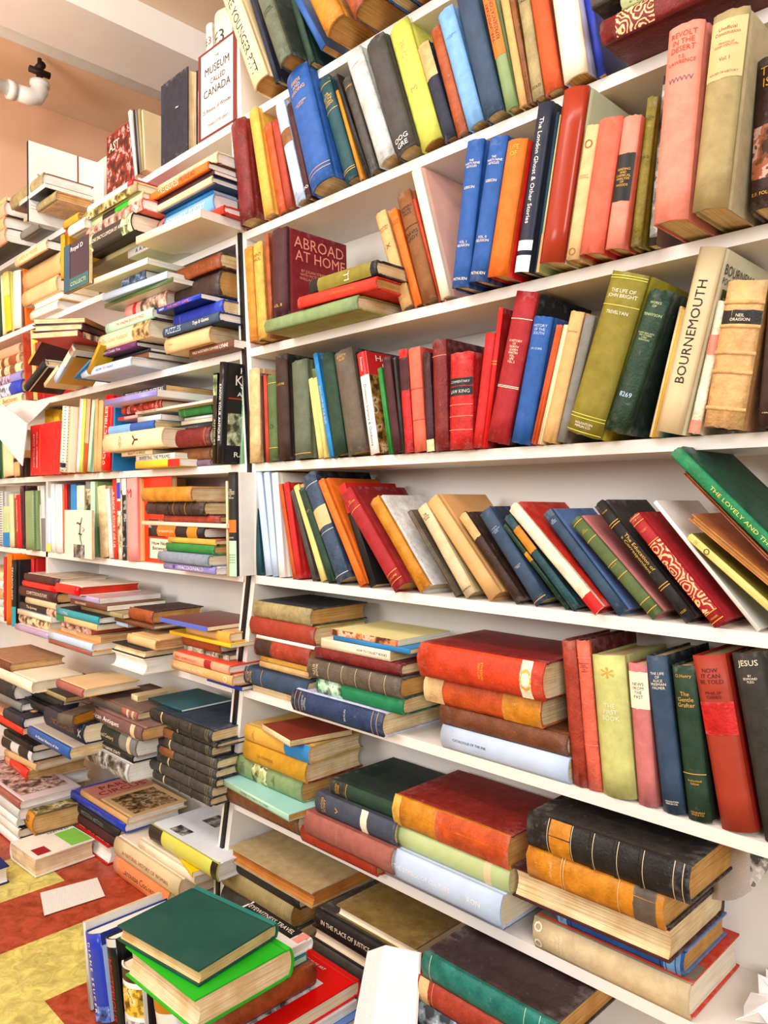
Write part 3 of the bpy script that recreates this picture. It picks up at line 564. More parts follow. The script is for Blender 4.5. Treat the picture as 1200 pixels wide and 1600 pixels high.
UP('S4', 'E', None, [
 (135,525,166,103,85,'dark teal',K(bands=[(.6,1,'5c8488')])), (170,530,203,125,105,'pale blue',K('j')), (203,532,228,165,105,'pale blue',K('j',d='second of the pale blue jacketed pair')),
 (230,532,268,198,107,'white',K('g',b='e8ecdf',pb=0)),
 (272,533,299,213,155,'dark orange',K(b='c01818')), (300,533,338,245,150,'red',K(b='b81414')), (342,540,383,250,185,'dark grey',K()), (398,555,435,283,165,'pale yellow',K()), (436,565,471,310,180,'dark green',K(t=[('BASIS OF\nART',.75,.1,'gold','h',.5)])),
 (475,570,548,328,135,'slate blue',K('l',b='1a2a3c',bands=[(.5,.68,'light tan','jacket')],gl=[.05,.45,.9],glc='pale grey')),
 (562,580,605,388,145,'orange',K(pg='aged paper',t=[('CHURCH\nTOWN',.86,.12,'gold','h',.7)])),
 (608,572,655,478,160,'black',K('j',bands=[(.72,1,'red')],fp=[(0,1,.75,1,'red')],ft=[('ST THOMAS',.5,.9,.9,.1,'yellow')],d='black book with a red jacket top')),
 (690,600,790,470,205,'crimson',K(b='8a1420',pg='aged paper',t=[('DE\nMOUNTAIN',.88,.08,'gold','h',.7),('VOLUME',.1,.03,'gold','h',.7)],gl=[.06,.14,.8],d='big faded crimson cloth book')),
 (820,607,883,610,235,'ochre',K('l',b='e8e6e4',pg='cream',d='tan speckled leather spine with white boards')),
 (965,612,990,765,270,'grey brown',K('l',bk='leather')), (1010,630,1075,808,260,'beige',K(b='8a8458',t=[('THE\nROYAL\nRIVER',.88,.12,'black','h',.6),('MAMMON',.07,.04,'black','h')])),
 (1105,640,1188,845,235,'sand',K('j',pb=0,b='d8a870',pg='tan',d='plain large buff jacketed book')),
 (155,780,205,-85,425,'dark brown',K('l',v='F',bands=[(.72,1,'sand')])),
 (235,795,320,0,415,'slate blue',K(v='F',b='24344c',t=[('LAMARTINE\n&\nCHATEAUBRIAND\nBY HUGO\nGRAVES',.78,.24,'pale blue','h',.7),('CHICAGO\nPRESS',.38,.06,'pale grey','h',.5)],gl=[.03])),
 (352,800,386,90,460,'dark green',K('l',v='F',bands=[(.55,.65,'ochre')])),
 (390,815,440,102,430,'dark teal',K('l',v='F',bands=[(.6,.86,'ochre')])),
 (480,830,553,122,395,'ivory',K('l',v='F',b='c83020',bands=[(0,.14,'red','jacket')],pg='red',d='ragged ivory book with red foot and page tops')),
 (578,828,640,265,415,'slate blue',K(v='F',b='5a78a8',t=[('AN\nHONEST\nTRADER',.9,.12,'pale blue','h',.6)])),
 (720,850,800,380,450,'olive green',K(v='F',b='c88080',t=[('THE\nPERCY\nANECDOTES',.87,.14,'gold','h',.6),('* * *',.5,.02,'gold','h',.5)],gl=[.06,.14,.4,.52,.96,.78],d='green gilt-ruled book with pink boards')),
 (860,865,932,478,380,'black',K(v='F',b='3a3634',t=[('ESSAYS & LETTERS\nSECOND SERIES',.92,.06,'gold','h',.6),('The Education of\na Correspondent',.55,.42,'gold','v',.7),('HENRY HOLT\nPUBLISHERS',.07,.05,'gold','h',.6)],gl=[.8,.82,.26,.28])),
 (980,885,1062,620,435,'crimson',K('c',v='F',pg='aged paper',t=[('THE DYNASTIC\nHISTORY',.86,.1,'gold','h',.7),('FRASER',.06,.03,'gold','h',.6),('~ o ~',.96,.02,'gold','h',.6)],bands=[(.11,.74,'crimson','scroll')],gl=[.03,.1,.75,.93,.98],d='crimson book stamped all over with gold scrolls')),
 (1155,890,1180,722,362,'white',K('g',v='F')),
])
UP('S4','F',None,[
 (1330,930,1390,862,512,'pale yellow',K(v='F',b='8a8830',p=.01,free=1,t=[('O',.83,.12,'dark green','h'),('AUSTIN\nTHE\nPLATES',.93,.09,'olive green','h',.6)],rel='leaning far left under the torn loose-page book')),
 (1395,870,1450,868,428,'sand',K('l',v='F',b='c88848',p=.02,free=1,pg='aged paper',fore=1,d='broken book with its tan page edges showing',rel='leaning far left on the pale yellow book')),
 (1420,830,1445,845,240,'scarlet',K('l',v='F',b='d8886a',p=.03,free=1,pg='aged paper',fore=1,d='thin broken book with red edges',rel='squeezed under the big green book')),
 (1450,820,1545,795,165,'emerald',K('l',v='F',b='14503c',p=.045,free=1,t=[('THE LOVELY AND THE',.55,.8,'yellow green','v',.3),],d='worn green book THE LOVELY AND THE',rel='leaning far left on top of the loose books')),
])
UP('S5', 'H', None, [
 (390,465,450,340,-132,'brick red',K('l',b='801c1c')), (452,468,510,400,-132,'coral',K('l',b='6a1a20',gl=[.3,.88],glc='salmon',t=[('SIGNIFICANT\nYEARS\nOF PETER\nTHE\nGREAT',.82,.18,'maroon','h',.8)])),
 (515,495,655,468,-75,'c6ca84',K(b='b0b478',t=[('THE\nFIRST\nBOOK',.6,.12,'ivory','h',.5),('*',.88,.08,'gold','h')],d='pale green cloth book with gilt sunburst')),
 (662,515,742,618,-40,'rose',K(b='a85858',bands=[(.68,.94,'ivory','jacket')],t=[('NEWS\nFROM\nTHE\nPAST',.81,.2,'black','h',.6)],d='pink book with white label NEWS FROM THE PAST')),
 (765,560,858,690,-70,'slate blue',K(b='17242c',t=[('THE LIFE\nOF\nALICE\nFREEMAN\nPALMER',.84,.18,'ivory','h',.7),('HOUGHTON\nMIFFLIN CO.',.07,.03,'ivory','h',.6)],d='dark slate blue book with five-line ivory title')),
 (870,580,972,800,-30,'dark green',K(b='14241a',t=[('O.Henry',.93,.035,'gold','h',.7),('The\nGentle\nGrafter',.78,.14,'gold','h',.75),('Authorized\nEdition',.25,.07,'gold','h',.6),('DOUBLEDAY\nPAGE & CO.',.05,.05,'gold','h',.6)],gl=[.3],d='dark green cloth book The Gentle Grafter')),
 (1005,630,1158,882,-70,'brick red',K('j',pb=0,b='a02018',bands=[(.54,.73,'red','leather')],t=[('NOW\nIT CAN\nBE TOLD',.88,.14,'maroon','h',.7),('PHILIP\nGIBBS',.77,.04,'maroon','h',.5)],d='brown jacketed book NOW IT CAN BE TOLD')),
 (1190,680,1330,1050,-80,'charcoal',K(t=[('JESUS',.94,.04,'ivory','h',.8),('BY\nEDMOND\nFLEG',.86,.08,'ivory','h',.45)],d='black cloth book with big ivory five-letter title')),
])
# ---------------- right bookcase, lying books
FL('S5','G',.0,'l',[
 (912,1442,215,312,'pale blue',K('j',pb=0,pg='cream',b='b0c8e4',dep=.15,t=[('CATALOGUE OF THE INK',.75,.28,'black','v',.2)],d='pale blue book with torn white wrapper')),
 (905,1435,132,210,'brown',K('l',dep=.14)),
 (843,1330,8,120,'dark orange',K('l',b='d0701c',dep=.17,bands=[(0,.3,'ochre'),(.82,1,'light tan')],pg='paper',d='orange mottled book with peeling spine')),
 (820,1340,-150,-10,'d4481c',K('l',p=.02,b='8a1418',dep=.185,bands=[(.08,.16,'ivory')],t=[('HISTOIRE\nGENERALE',.46,.1,'gold','h',.5),('O',.12,.09,'gold','h',.6)],pg='cream',d='big orange-red book with dark red boards')),
],where='four-book pile on the sixth shelf')
FL('S5','G',.035,'l',[
 (290,668,62,150,'dark blue',K('l',b='c8ccec',dep=.2,gl=[.05,.1,.9,.95],t=[('THE WORLDS\nGREAT\nPAINTINGS',.85,.2,'pale grey','h',.7),('BRAUN',.38,.07,'pale grey','h',.5)],pg='cream',d='navy leather volume with white-blue board')),
 (390,752,5,70,'emerald',K('c',b='14604a',dep=.18,bands=[(.68,.97,'mint','art')],pg='paper',p=.02,d='emerald book with floral patterned spine end')),
 (355,742,-85,-10,'grey brown',K('l',p=.03,b='4a4038',dep=.17,gl=[.15,.3,.45,.6,.75],glc='beige',t=[('ILLUS\nBOOK',.9,.1,'beige','h',.7)],pg='aged paper',d='ribbed grey-brown volume')),
 (380,742,-138,-92,'dark red',K('l',p=.02,dep=.15,pg='paper')),
 (405,692,-182,-142,'ivory',K('j',dep=.14,p=.02,t=[('HOW TO COLLECT BOOKS',.25,.42,'black','v',.35)])),
 (455,775,-198,-178,'bright blue',K('j',dep=.15,p=.02)),
 (448,722,-228,-204,'coral',K('j',dep=.15,p=.02,bands=[(.02,.98,'d89060','art')],b='e8e0a8',pg='clean paper',d='thin booklet with speckled floral spine')),
],where='middle pile on the sixth shelf')
FL('S5','G',.0,'l',[
 (120,300,52,88,'cream',K('j',dep=.17,pg='cream',fore=1)),
 (90,352,-28,42,'slate blue',K('c',dep=.16,p=.015,b='1d3348',t=[('BLUE\nBOOK',.9,.15,'gold','h',.7)],gl=[.7,.95])),
 (150,355,-52,-26,'sand',K('c',dep=.13)),
 (155,360,-80,-54,'gold',K('c',dep=.13,t=[('HOBART',.85,.2,'brown','h',.7)])),
 (132,362,-152,-84,'brick red',K('l',dep=.15,bands=[(.68,.98,'dark brown')],pg='aged paper',p=.01)),
 (135,380,-168,-154,'white',K('j',dep=.15,p=.01)),
 (115,382,-244,-172,'brick red',K('c',b='a89848',dep=.15,p=.01,d='long red-brown cloth book with ivory label')),
 (128,366,-313,-246,'khaki',K('l',b='3a3c40',dep=.16,p=.01,gl=[.55,.66,.68],glc='beige',pg='aged paper',d='khaki old volume with grey boards')),
],where='left pile on the sixth shelf')
FL('S6','G',.0,'l',[
 (10,318,430,520,'leather brown',K('l',dep=.16,pg='cream',p=.01,d='plain tan-brown leather book')),
 (-18,285,362,388,'mint',K('g',dep=.17,yaw=-4,p=.05,b='a8dcd8',t=[('WHERE TO WRITE TO THEM',.5,.6,'slate blue','v',.3)],pg='aged paper',d='thin mint green booklet sticking out')),
 (55,332,270,355,'sage',K('c',b='9aa870',dep=.15,bands=[(.5,.72,'b8bc80','art')],t=[('FRENCH\nCANADA\nPAST',.87,.12,'charcoal','h',.6),('BY\nHIBBERT',.4,.1,'charcoal','h',.5)],pg='aged paper')),
 (88,348,200,280,'mustard',K('c',b='7a1c18',dep=.16,p=.01,t=[('LA COMTESSE',.62,.25,'brown','v',.3)],pg='cream',d='mustard yellow book with dark red edges')),
 (92,362,128,196,'gold',K('j',pb=0,b='c8a860',dep=.15,p=.01,bands=[(0,.36,'bright blue')],t=[('DON\nQUIXOTE',.85,.15,'brown','h',.6)],pg='cream',d='yellow book with sky blue spine end')),
 (135,300,98,124,'cream',K('j',dep=.15,p=.03,yaw=-12,b='8a3420',pg='cream')),
],where='left pile on the seventh shelf')
FL('S6','G',.0,'l',[
 (325,640,600,662,'rust',K('c',b='c84818',dep=.15,pg='aged paper',p=.02)),
 (345,705,512,610,'dusty rose',K('c',b='8a544c',dep=.16,p=.04,pg='cream',t=[('CHARLES',.6,.1,'b87c6c','h',.6)],d='faded rose-brown cloth book')),
 (388,718,412,500,'4a5262',K('c',b='3a4048',dep=.16,p=.03,t=[('A DOGS\nSCRIPT',.88,.14,'gold','h',.7),('V',.7,.04,'gold','h')],bands=[(.32,.4,'ivory','jacket')],d='dull blue-grey book with white number label')),
 (445,745,346,408,'dark green',K('c',b='16302c',dep=.18,p=.02,bands=[(.77,1,'charcoal')],t=[('HUNDRED\nDAYS OF\nSUMMER',.88,.2,'gold','h',.7)],gl=[.75])),
],where='second pile on the seventh shelf')
FL('S6','G',.0,'l',[
 (750,1165,832,880,'royal blue',K('j',dep=.17,p=-.002,t=[('The History of the Ship Through War',.5,.8,'white','v',.42)],b='2a2a6a',pg='cream',bands=[(0,.04,'pink')])),
 (672,1163,690,815,'pale blue',K('j',pb=0,b='c0cced',dep=.17,p=.03,t=[('THE SYMBOL OF CULTURE',.64,.5,'white','v',.3),('RON',.2,.1,'white','v',.3)],pg='ivory',d='thick lavender-blue jacketed book')),
 (725,1195,600,690,'pale green',K('j',pb=0,b='c4d490',dep=.16,p=.02,bands=[(.14,.2,'beige')],pg='paper')),
 (715,1195,465,590,'ochre',K('l',b='8a2018',dep=.18,p=.025,bands=[(0,.6,'dark orange'),(.93,1,'gold')],pg='aged paper',d='peeling orange and tan leather book with red top')),
],where='third pile on the seventh shelf')
FL('S6','J',.0,'l',[
 (230,878,352,482,'beige',K('c',b='d84828',dep=.175,p=.0,t=[('THE\nLIFE OF\nNAMARA',.82,.14,'ivory','h',.55),('o o',.96,.06,'ivory','h')],fp=[(.06,.3,.0,1.0,'8f8478','cloth')],ft=[('oo',.55,.12,.25,.08,'maroon')],pg='clean paper',col='x',d='massive stone-coloured book with orange-red board')),
 (320,852,310,360,'blue',K('c',b='6a8ac0',dep=.15,th=.033,p=-.01,bands=[(.9,.98,'light blue'),(.02,.14,'light blue')],gl=[.86,.16,.12,.05],glc='navy',t=[('HANDBOOK\nOF ARTS',.94,.07,'navy','h',.7)],pg='aged paper',d='blue volume with navy spine bands')),
 (135,790,95,210,'maroon',K('c',fore=1,dep=.185,th=.047,p=.03,pg='cream',d='maroon book turned with its cream fore-edge outward')),
 (205,775,-20,95,'ochre',K('l',dep=.19,p=.04,th=.05,rb=[],bands=[(.05,.2,'grey brown')],gl=[.3,.7,.72],glc='light tan',t=[('HISTOIRE',.8,.1,'light tan','h',.5)],b='3c2a20',pg='aged paper',d='cracked tan leather volume with torn spine patches')),
 (205,880,-165,-40,'black',K('l',dep=.19,p=.045,th=.052,b='26221f',bands=[(.7,.84,'ochre')],gl=[.69,.85,.55,.4,.25,.08,.03],glc='beige',rb=[.56,.41,.26],pg='aged paper',d='large black leather volume with tan label')),
],where='right pile on the seventh shelf')
# ================================================================ RIGHT BOOKCASE, bottom shelf
FL('S7','I',.0,'l',[
 (0,300,262,330,'dark grey',K('c',dep=.15,th=.062)),
 (-5,290,175,258,'khaki',K('c',b='8a8450',dep=.15,gl=[.1,.12,.9],glc='beige',pg='aged paper',d='olive-khaki cloth book')),
 (30,318,120,172,'charcoal',K('c',b='3a3734',dep=.16,pg='paper',d='dull charcoal cloth book')),
 (20,366,35,88,'beige',K('c',b='b8a47c',dep=.178,th=.032,fore=1,pg='c07a34',p=.015,d='old book with orange-brown page edges outward')),
],where='left pile on the bottom shelf')
FL('S7','I',.03,'l',[
 (350,560,520,640,'slate blue',K('j',dep=.15)),
 (352,590,430,500,'dark grey',K('c',dep=.17)),
 (368,655,372,428,'ivory',K('c',fore=1,dep=.17,b='26221f',pg='ivory',d='black book turned to show ivory page edges')),
 (385,792,288,366,'black',K('c',b='3c3a38',dep=.18,t=[('IN THE PLACE OF JUSTICE',.66,.52,'ivory','v',.34),('Wilbert Rideau',.26,.22,'ivory','v',.3),('x',.08,.04,'ivory','v',.4)],d='black book IN THE PLACE OF JUSTICE')),
 (468,800,245,290,'khaki',K('l',b='8a7440',dep=.16,fore=1,pg='ivory',p=.02,d='tattered khaki book missing its spine')),
],where='middle pile on the bottom shelf')
FL('S7','I',.1,'l',[
 (740,1180,860,960,'dark teal',K('c',dep=.19,th=.085)),
 (750,1200,760,860,'charcoal',K('c',dep=.19)),
 (775,1260,655,752,'slate blue',K('l',b='1c3040',bands=[(.0,.9,'8fa0ac','art')],dep=.19,d='dark blue marbled book')),
 (790,1280,552,655,'brick red',K('l',b='a84030',dep=.2,bands=[(.84,.93,'light tan')],gl=[.8,.97],glc='salmon',d='brick red old volume with paper shelf label')),
 (835,1385,440,548,'teal',K('l',b='3a2426',dep=.2,gl=[.1,.93,.2],glc='mint',pg='aged paper',d='teal-spined volume with purple-brown boards')),
],where='right pile on the bottom shelf')
# ================================================================ LEFT BOOKCASE
LF = dict(case='left')
# ---- top shelf
FACE('S0','K',.0,[
 (930,1112,655,270,.022,'off-white',K('j',pb=0,b='e4d4cc',fp=[(0,1,0,1,'7a2a20'),(.08,.9,.03,.97,'e6d6d0')],ft=[('THE',.5,.87,.14,.03,'charcoal'),('MUSEUM',.5,.75,.72,.09,'charcoal'),('CALLED',.52,.62,.5,.06,'charcoal'),('CANADA',.5,.5,.72,.09,'charcoal'),('25 Rooms of Wonder',.5,.3,.74,.07,'charcoal'),('CHARLOTTE GRAY',.52,.13,.6,.035,'charcoal')],d='framed-looking pale cover THE MUSEUM CALLED CANADA',rel='standing face out at the right end of the left top shelf')),
 (755,880,770,405,.03,'navy',K('c',b='262638',pg='cream',pgx=1,ft=[('~',.62,.6,.1,.02,'ivory')],d='plain dark navy book',rel='standing face out left of THE MUSEUM CALLED CANADA')),
 (500,628,820,645,.012,'dark red',K('j',b='9a2a1a',fp=[(.02,.98,.02,.98,'8a2a18','art')],ft=[('AST',.3,.78,.4,.14,'ivory')],d='red and black picture magazine',rel='standing face out on the left top shelf')),
])
UP('S0','K',.02,[
 (632,765,642,600,525,'white',K('g',rel='standing edge on beside the red picture magazine')),
 (645,765,652,622,520,'black',K('g')), (655,765,662,632,518,'grey',K('j')), (664,762,674,645,518,'khaki',K('j')), (676,762,684,662,520,'beige',K('j')),
],case='left')
UP('S0','K',-.04,[(980,600,1010,965,130,'off-white',K('l',dep=.13,t=[('E3',.86,.12,'brown','h',.8)],rel='standing behind THE MUSEUM CALLED CANADA')),
 (1020,600,1085,1005,90,'ivory',K('l',dep=.13,t=[('E3',.8,.1,'charcoal','h',.8)],rel='tallest book behind THE MUSEUM CALLED CANADA'))],case='left')
UP('S0','K',.1,[(128,905,136,125,665,'black',K('j',b='f0eee8',dep=.25,pg='white',fp=[(.0,1,0,1,'f0eee8'),(.02,.62,.16,.165,'9a9aa0'),(.02,.62,.2,.205,'9a9aa0'),(.63,.65,.1,1,'8a4a2c')],ft=[('o',.12,.6,.03,.05,'black'),('o',.38,.3,.03,.05,'black')],d='large white ring folder standing open',rel='rising behind the heap on the left top shelf'))],case='left')
g='heap at the far left of the left top shelf'
FL('S0','L1',.08,'r',[(-250,60,760,900,'peach',K('j',pg='white',b='2a1c1c',dep=.15)),(-230,45,640,750,'sand',K('j',pg='white',dep=.14)),(-240,58,495,630,'peach',K('j',b='1c1a20',pg='white',dep=.14)),(-230,60,452,490,'sand',K('j',pg='ivory',dep=.13))],case='left',where=g)
FL('S0','L1',.05,'r',[
 (200,370,700,780,'grey',K('j',pg='white',dep=.12)),
 (350,530,600,680,'khaki',K('l',b='d8b488',pg='tan',dep=.12,gl=[.3,.6],glc='charcoal',p=.08)),
 (222,540,560,600,'ivory',K('j',pg='white',dep=.12,bands=[(.1,.25,'maroon')])),
 (180,422,500,545,'white',K('g',b='1d1b20',pg='white',p=.1,dep=.15)),
 (112,412,335,470,'khaki',K('l',b='8a6a40',pg='white',p=.09,dep=.16,d='brown picture-spined book with white pages')),
],case='left',where='low heap under the white ring folder')
# ---- second shelf
UP('S1','L3',.0,[
 (-60,650,-4,-80,110,'green',K('j')), (0,645,22,-12,100,'dark green',K()), (26,640,55,2,80,'cream',K('j')), (60,635,112,28,70,'pale yellow',K('j',bands=[(0,.6,'yellow','jacket')])), (114,620,130,92,58,'yellow green',K('j')),
 (132,600,203,128,50,'off-white',K('j',b='d8c8b0',d='cream and tan paperback')), (206,580,224,192,30,'brown',K()), (234,550,254,208,0,'orange',K('j')),
],case='left')
FL('S1','L3',.02,'r',[
 (290,545,400,480,'off-white',K('j',pg='white',dep=.14)),
 (300,570,320,400,'sand',K('j',pg='white',fore=1,dep=.14,bands=[])),
 (225,545,135,290,'light tan',K('j',b='e6d2b4',pg='ivory',dep=.15)),
 (240,592,-165,40,'sand',K('j',b='e0b078',pg='tan',dep=.16,d='large plain tan box-like book')),
 (150,440,-292,-200,'cream',K('j',b='3c2c2c',pg='white',p=.06,dep=.15,t=[('AMERICAN HOUSES',.55,.7,'ochre','v',.4)],d='cream-spined book with dark boards')),
],case='left',where='tan pile near the left end of the left second shelf')
UP('S1','L1',.13,[
 (572,1250,610,570,840,'mustard',K('g',free=1,dep=.14,d='tall slim yellow annual',rel='standing in front of the tan pile')),
 (625,935,675,612,735,'scarlet',K('j',free=1,p=.08,rel='standing right of the tall yellow annual')), (680,945,762,665,705,'white',K('g',free=1,p=.08,b='f4eee6',t=[('COOKING',.6,.5,'brick red','v',.3)],rel='standing right of the scarlet paperback')), (768,950,830,760,690,'black',K('j',free=1,p=.08,bands=[(.1,.9,'e8dcb8','art')],rel='standing beside the white cookery paperback')),
],case='left')
FACE(None,'L1',.15,[(600,830,1375,940,.012,'dark teal',K('g',b='2c2440',fp=[(0,1,0,.25,'2a6a70'),(0,.25,0,1,'2c5a6c')],ft=[('Royal D',.55,.84,.8,.12,'white'),('COLLECTI',.6,.12,.8,.08,'pale green')],d='dark booklet with white script title',rel='propped against the tall yellow annual'))])
FL('S1','L1',.1,'r',[
 (1200,1480,830,905,'pale grey',K('j',pg='white',dep=.14,t=[('A A A A',.5,.5,'black','v',.5)])),
 (790,1290,745,800,'khaki',K('j',pg='white',dep=.16)),
 (800,1250,560,735,'charcoal',K('j',pb=0,b='1a1816',bands=[(.0,.2,'pale green','art'),(.8,1,'pale green','art')],pg='ivory',dep=.18,p=.14,t=[('CHILDRENS ENCYCLOPEDIA OF ANIMALS',.5,.9,'ivory','v',.3)],d='thick black picture encyclopedia of animals')),
 (825,1342,440,555,'coral',K('j',pb=0,bands=[(.0,1,'d89888','art')],pg='white',dep=.17,p=.13)),
 (860,1345,345,430,'pale green',K('j',bands=[(.25,.5,'bright green'),(.5,.75,'black')],pg='white',dep=.17,p=.12)),
 (760,1292,250,335,'khaki',K('j',b='e8dcae',bands=[(.1,.9,'b8a860','art')],pg='ivory',dep=.18,p=.13)),
 (830,1252,155,240,'red',K('g',pb=0,b='c82030',bands=[(.1,1,'ivory')],pg='white',dep=.2,p=.12,d='cream and red large flat book, topmost')),
],case='left',where='overhanging heap on the left second shelf')
FL(.742,'L1',.14,'r',[(650,800,520,620,'off-white',K('j',pg='white',dep=.1)),(600,740,480,560,'mustard',K('j',pg='sand',dep=.1))],case='left',where='little pair beside the animal encyclopedia')
FL('S1','L2',.07,'r',[
 (160,715,738,820,'ivory',K('g',pg='white',p=.13,b='eee6d0',dep=.22,yaw=3,d='wide thin ivory picture book')),
 (390,965,640,715,'red',K('g',pb=0,b='d02828',pg='white',dep=.16,bands=[(0,.3,'scarlet')],t=[('MASTERPIECES',.7,.4,'white','v',.5)])),
 (350,875,458,615,'light blue',K('j',pb=0,pg='white',dep=.17,bands=[(.85,1,'pink','art')],t=[('ROMANTIC POETRY',.47,.68,'white','v',.5)],b='a8c4ec',d='thick sky-blue book with pink picture spine end')),
 (400,858,418,452,'bright blue',K('j',pg='white',dep=.16)),
 (230,852,340,412,'beige',K('j',pb=0,b='1c4870',pg='white',dep=.17,p=.09,t=[('PSYCHOLOGY',.7,.4,'white','v',.4),('O+',.2,.08,'white','v',.6)],d='long beige book with a dark rule')),
 (300,868,295,335,'maroon',K('j',b='4a1c14',pg='white',dep=.17,p=.09)),
 (220,815,210,290,'orange',K('j',pb=0,b='5a1c10',pg='white',dep=.17,p=.1,t=[('TREASURES',.6,.4,'ivory','v',.7),('PRINCE BO',.3,.3,'charcoal','v',.5)],d='orange and black spined book')),
 (880,905,180,205,'turquoise',K('j',dep=.1,p=.02)),
 (345,905,90,200,'beige',K('j',pb=0,b='e8dcc0',pg='white',dep=.17,p=.07,t=[('A CRY FROM THE FOREST',.5,.6,'grey','v',.3)],d='cream jacketed book, topmost')),
],case='left',where='right-hand pile on the left second shelf')
# ---- third shelf
FL('S2','L3',.02,'r',[(-260,212,1160,1250,'cream',K('j',pg='ivory',dep=.14,t=[('Beethoven',.2,.3,'leather brown','v',.5)])),(-260,212,1030,1150,'royal blue',K('j',b='2a4cb0',bands=[(.2,.5,'pale blue','art')],dep=.14)),(-260,205,940,1020,'lavender',K('j',bands=[(.2,.6,'lilac','art')],dep=.14)),(-260,205,845,930,'cream',K('l',bands=[(.1,.2,'leather brown'),(.3,.36,'brown')],dep=.14)),(-260,190,755,840,'light tan',K('l',bands=[(.05,.2,'chestnut'),(.28,.34,'brown')],dep=.14)),(-260,190,655,750,'peach',K('j',dep=.14))],case='left',where='pile at the left end of the left third shelf')
UP('S2','L3',.03,[
 (245,1110,262,205,610,'rust',K('l')), (268,1000,290,240,600,'pale yellow',K('j',p=.01)), (292,1000,330,262,640,'red',K('j',p=.0,bands=[(.85,1,'yellow')])),
 (262,870,292,490,468,'yellow',K('j',free=1,p=.12,b='5a1c28',dep=.1,pg='5a1c28',bands=[(.3,.7,'brown','jacket')],d='yellow comb-bound book with maroon ribbed board',rel='leaning steeply over the upright books')),
 (235,1190,305,420,850,'black',K('j',p=.11,b='d8dcd8',coil='charcoal',fp=[(.1,1,0,.95,'3a1c20')],rel='leaning right at the front of the slanted group')),
 (410,1160,455,540,900,'cream',K('j',p=.1)), (510,1150,575,690,690,'pale blue',K('j',pb=0,p=.11,b='c8963c',bands=[(.5,1,'ivory'),(.8,.95,'scarlet')],fp=[(0,1,.8,1,'white'),(0.1,1,.8,.84,'black')],d='pale blue book with striped golden board')),
 (690,1165,720,845,850,'bright blue',K('j',p=.1)), (790,1110,835,905,690,'mustard',K('g',p=.1,b='d8b020')),
],case='left')
z_=H+.455
for i,(c,kw,rl,th) in enumerate([('dark red',dict(bands=[(.1,.9,'e8c8a8','art')],b='c83030'),'lowest of three dark books poking out',.016),('maroon',dict(t=[('LIFE OF HENRY',.4,.6,'red','v',.4)],b='2a1418'),'second of three dark books poking out',.02),('leather brown',dict(b='8a6040'),'topmost of three books poking out',.014)]):
    FLATW(-2.27,-2.12,.84,1.06,z_,th,c,K('j',rel=rl+' above the slanted group',place='left third shelf',**kw),spine='+x',group='books lying across the slanted group',dyaw=30+4*i); z_+=th+.001
FL('S2','L4',.05,'r',[
 (-370,95,925,1010,'pale blue',K('j',pg='white',b='c8d0e8',dep=.16,p=.09,t=[('HOW TO PAINT',.5,.5,'slate blue','v',.3)])),
 (-250,250,860,915,'leather brown',K('j',pg='white',dep=.15)),
 (-100,270,820,850,'black',K('j',pg='white',dep=.14)),
 (-265,142,760,815,'purple',K('j',pb=0,b='3a1440',pg='white',dep=.17,p=.08,t=[('Elizabeth Cooks You',.6,.6,'pale grey','v',.5)],d='purple spined book with white script')),
 (-200,268,580,740,'cream',K('j',pb=0,b='e8d8c0',pg='ivory',dep=.17,p=.08,bands=[(.0,.3,'sand','art')],t=[('The Good Husband',.65,.55,'khaki','v',.3)],d='cream book with ochre picture at spine end')),
 (-140,300,475,575,'mint',K('j',b='1c2228',pg='white',dep=.16,p=.08,t=[('THE AMAZING BOOK OF MAZES',.45,.6,'scarlet','v',.3)],d='mint green book THE AMAZING BOOK OF MAZES')),
 (50,432,275,420,'pink',K('j',pb=0,bands=[(.0,.6,'c8a890','art'),(.72,.8,'red')],pg='ivory',dep=.16,p=.06,d='book with busy picture spine and red stripe')),
 (-160,480,170,215,'olive green',K('g',pg='white',b='e6e8d8',dep=.17,p=.09)),
 (-150,400,60,130,'pale blue',K('g',b='a8d0e0',pg='white',dep=.2,p=.1,yaw=3)),
 (0,225,-30,40,'slate blue',K('g',bands=[(0,1,'5878a0','art')],pg='white',dep=.18,p=.1)),
 (-330,215,-110,-50,'ivory',K('g',b='e0dca0',pg='white',dep=.22,p=.13,yaw=3,d='wide ivory picture magazine')),
],case='left',where='overhanging pile in the middle of the left third shelf')
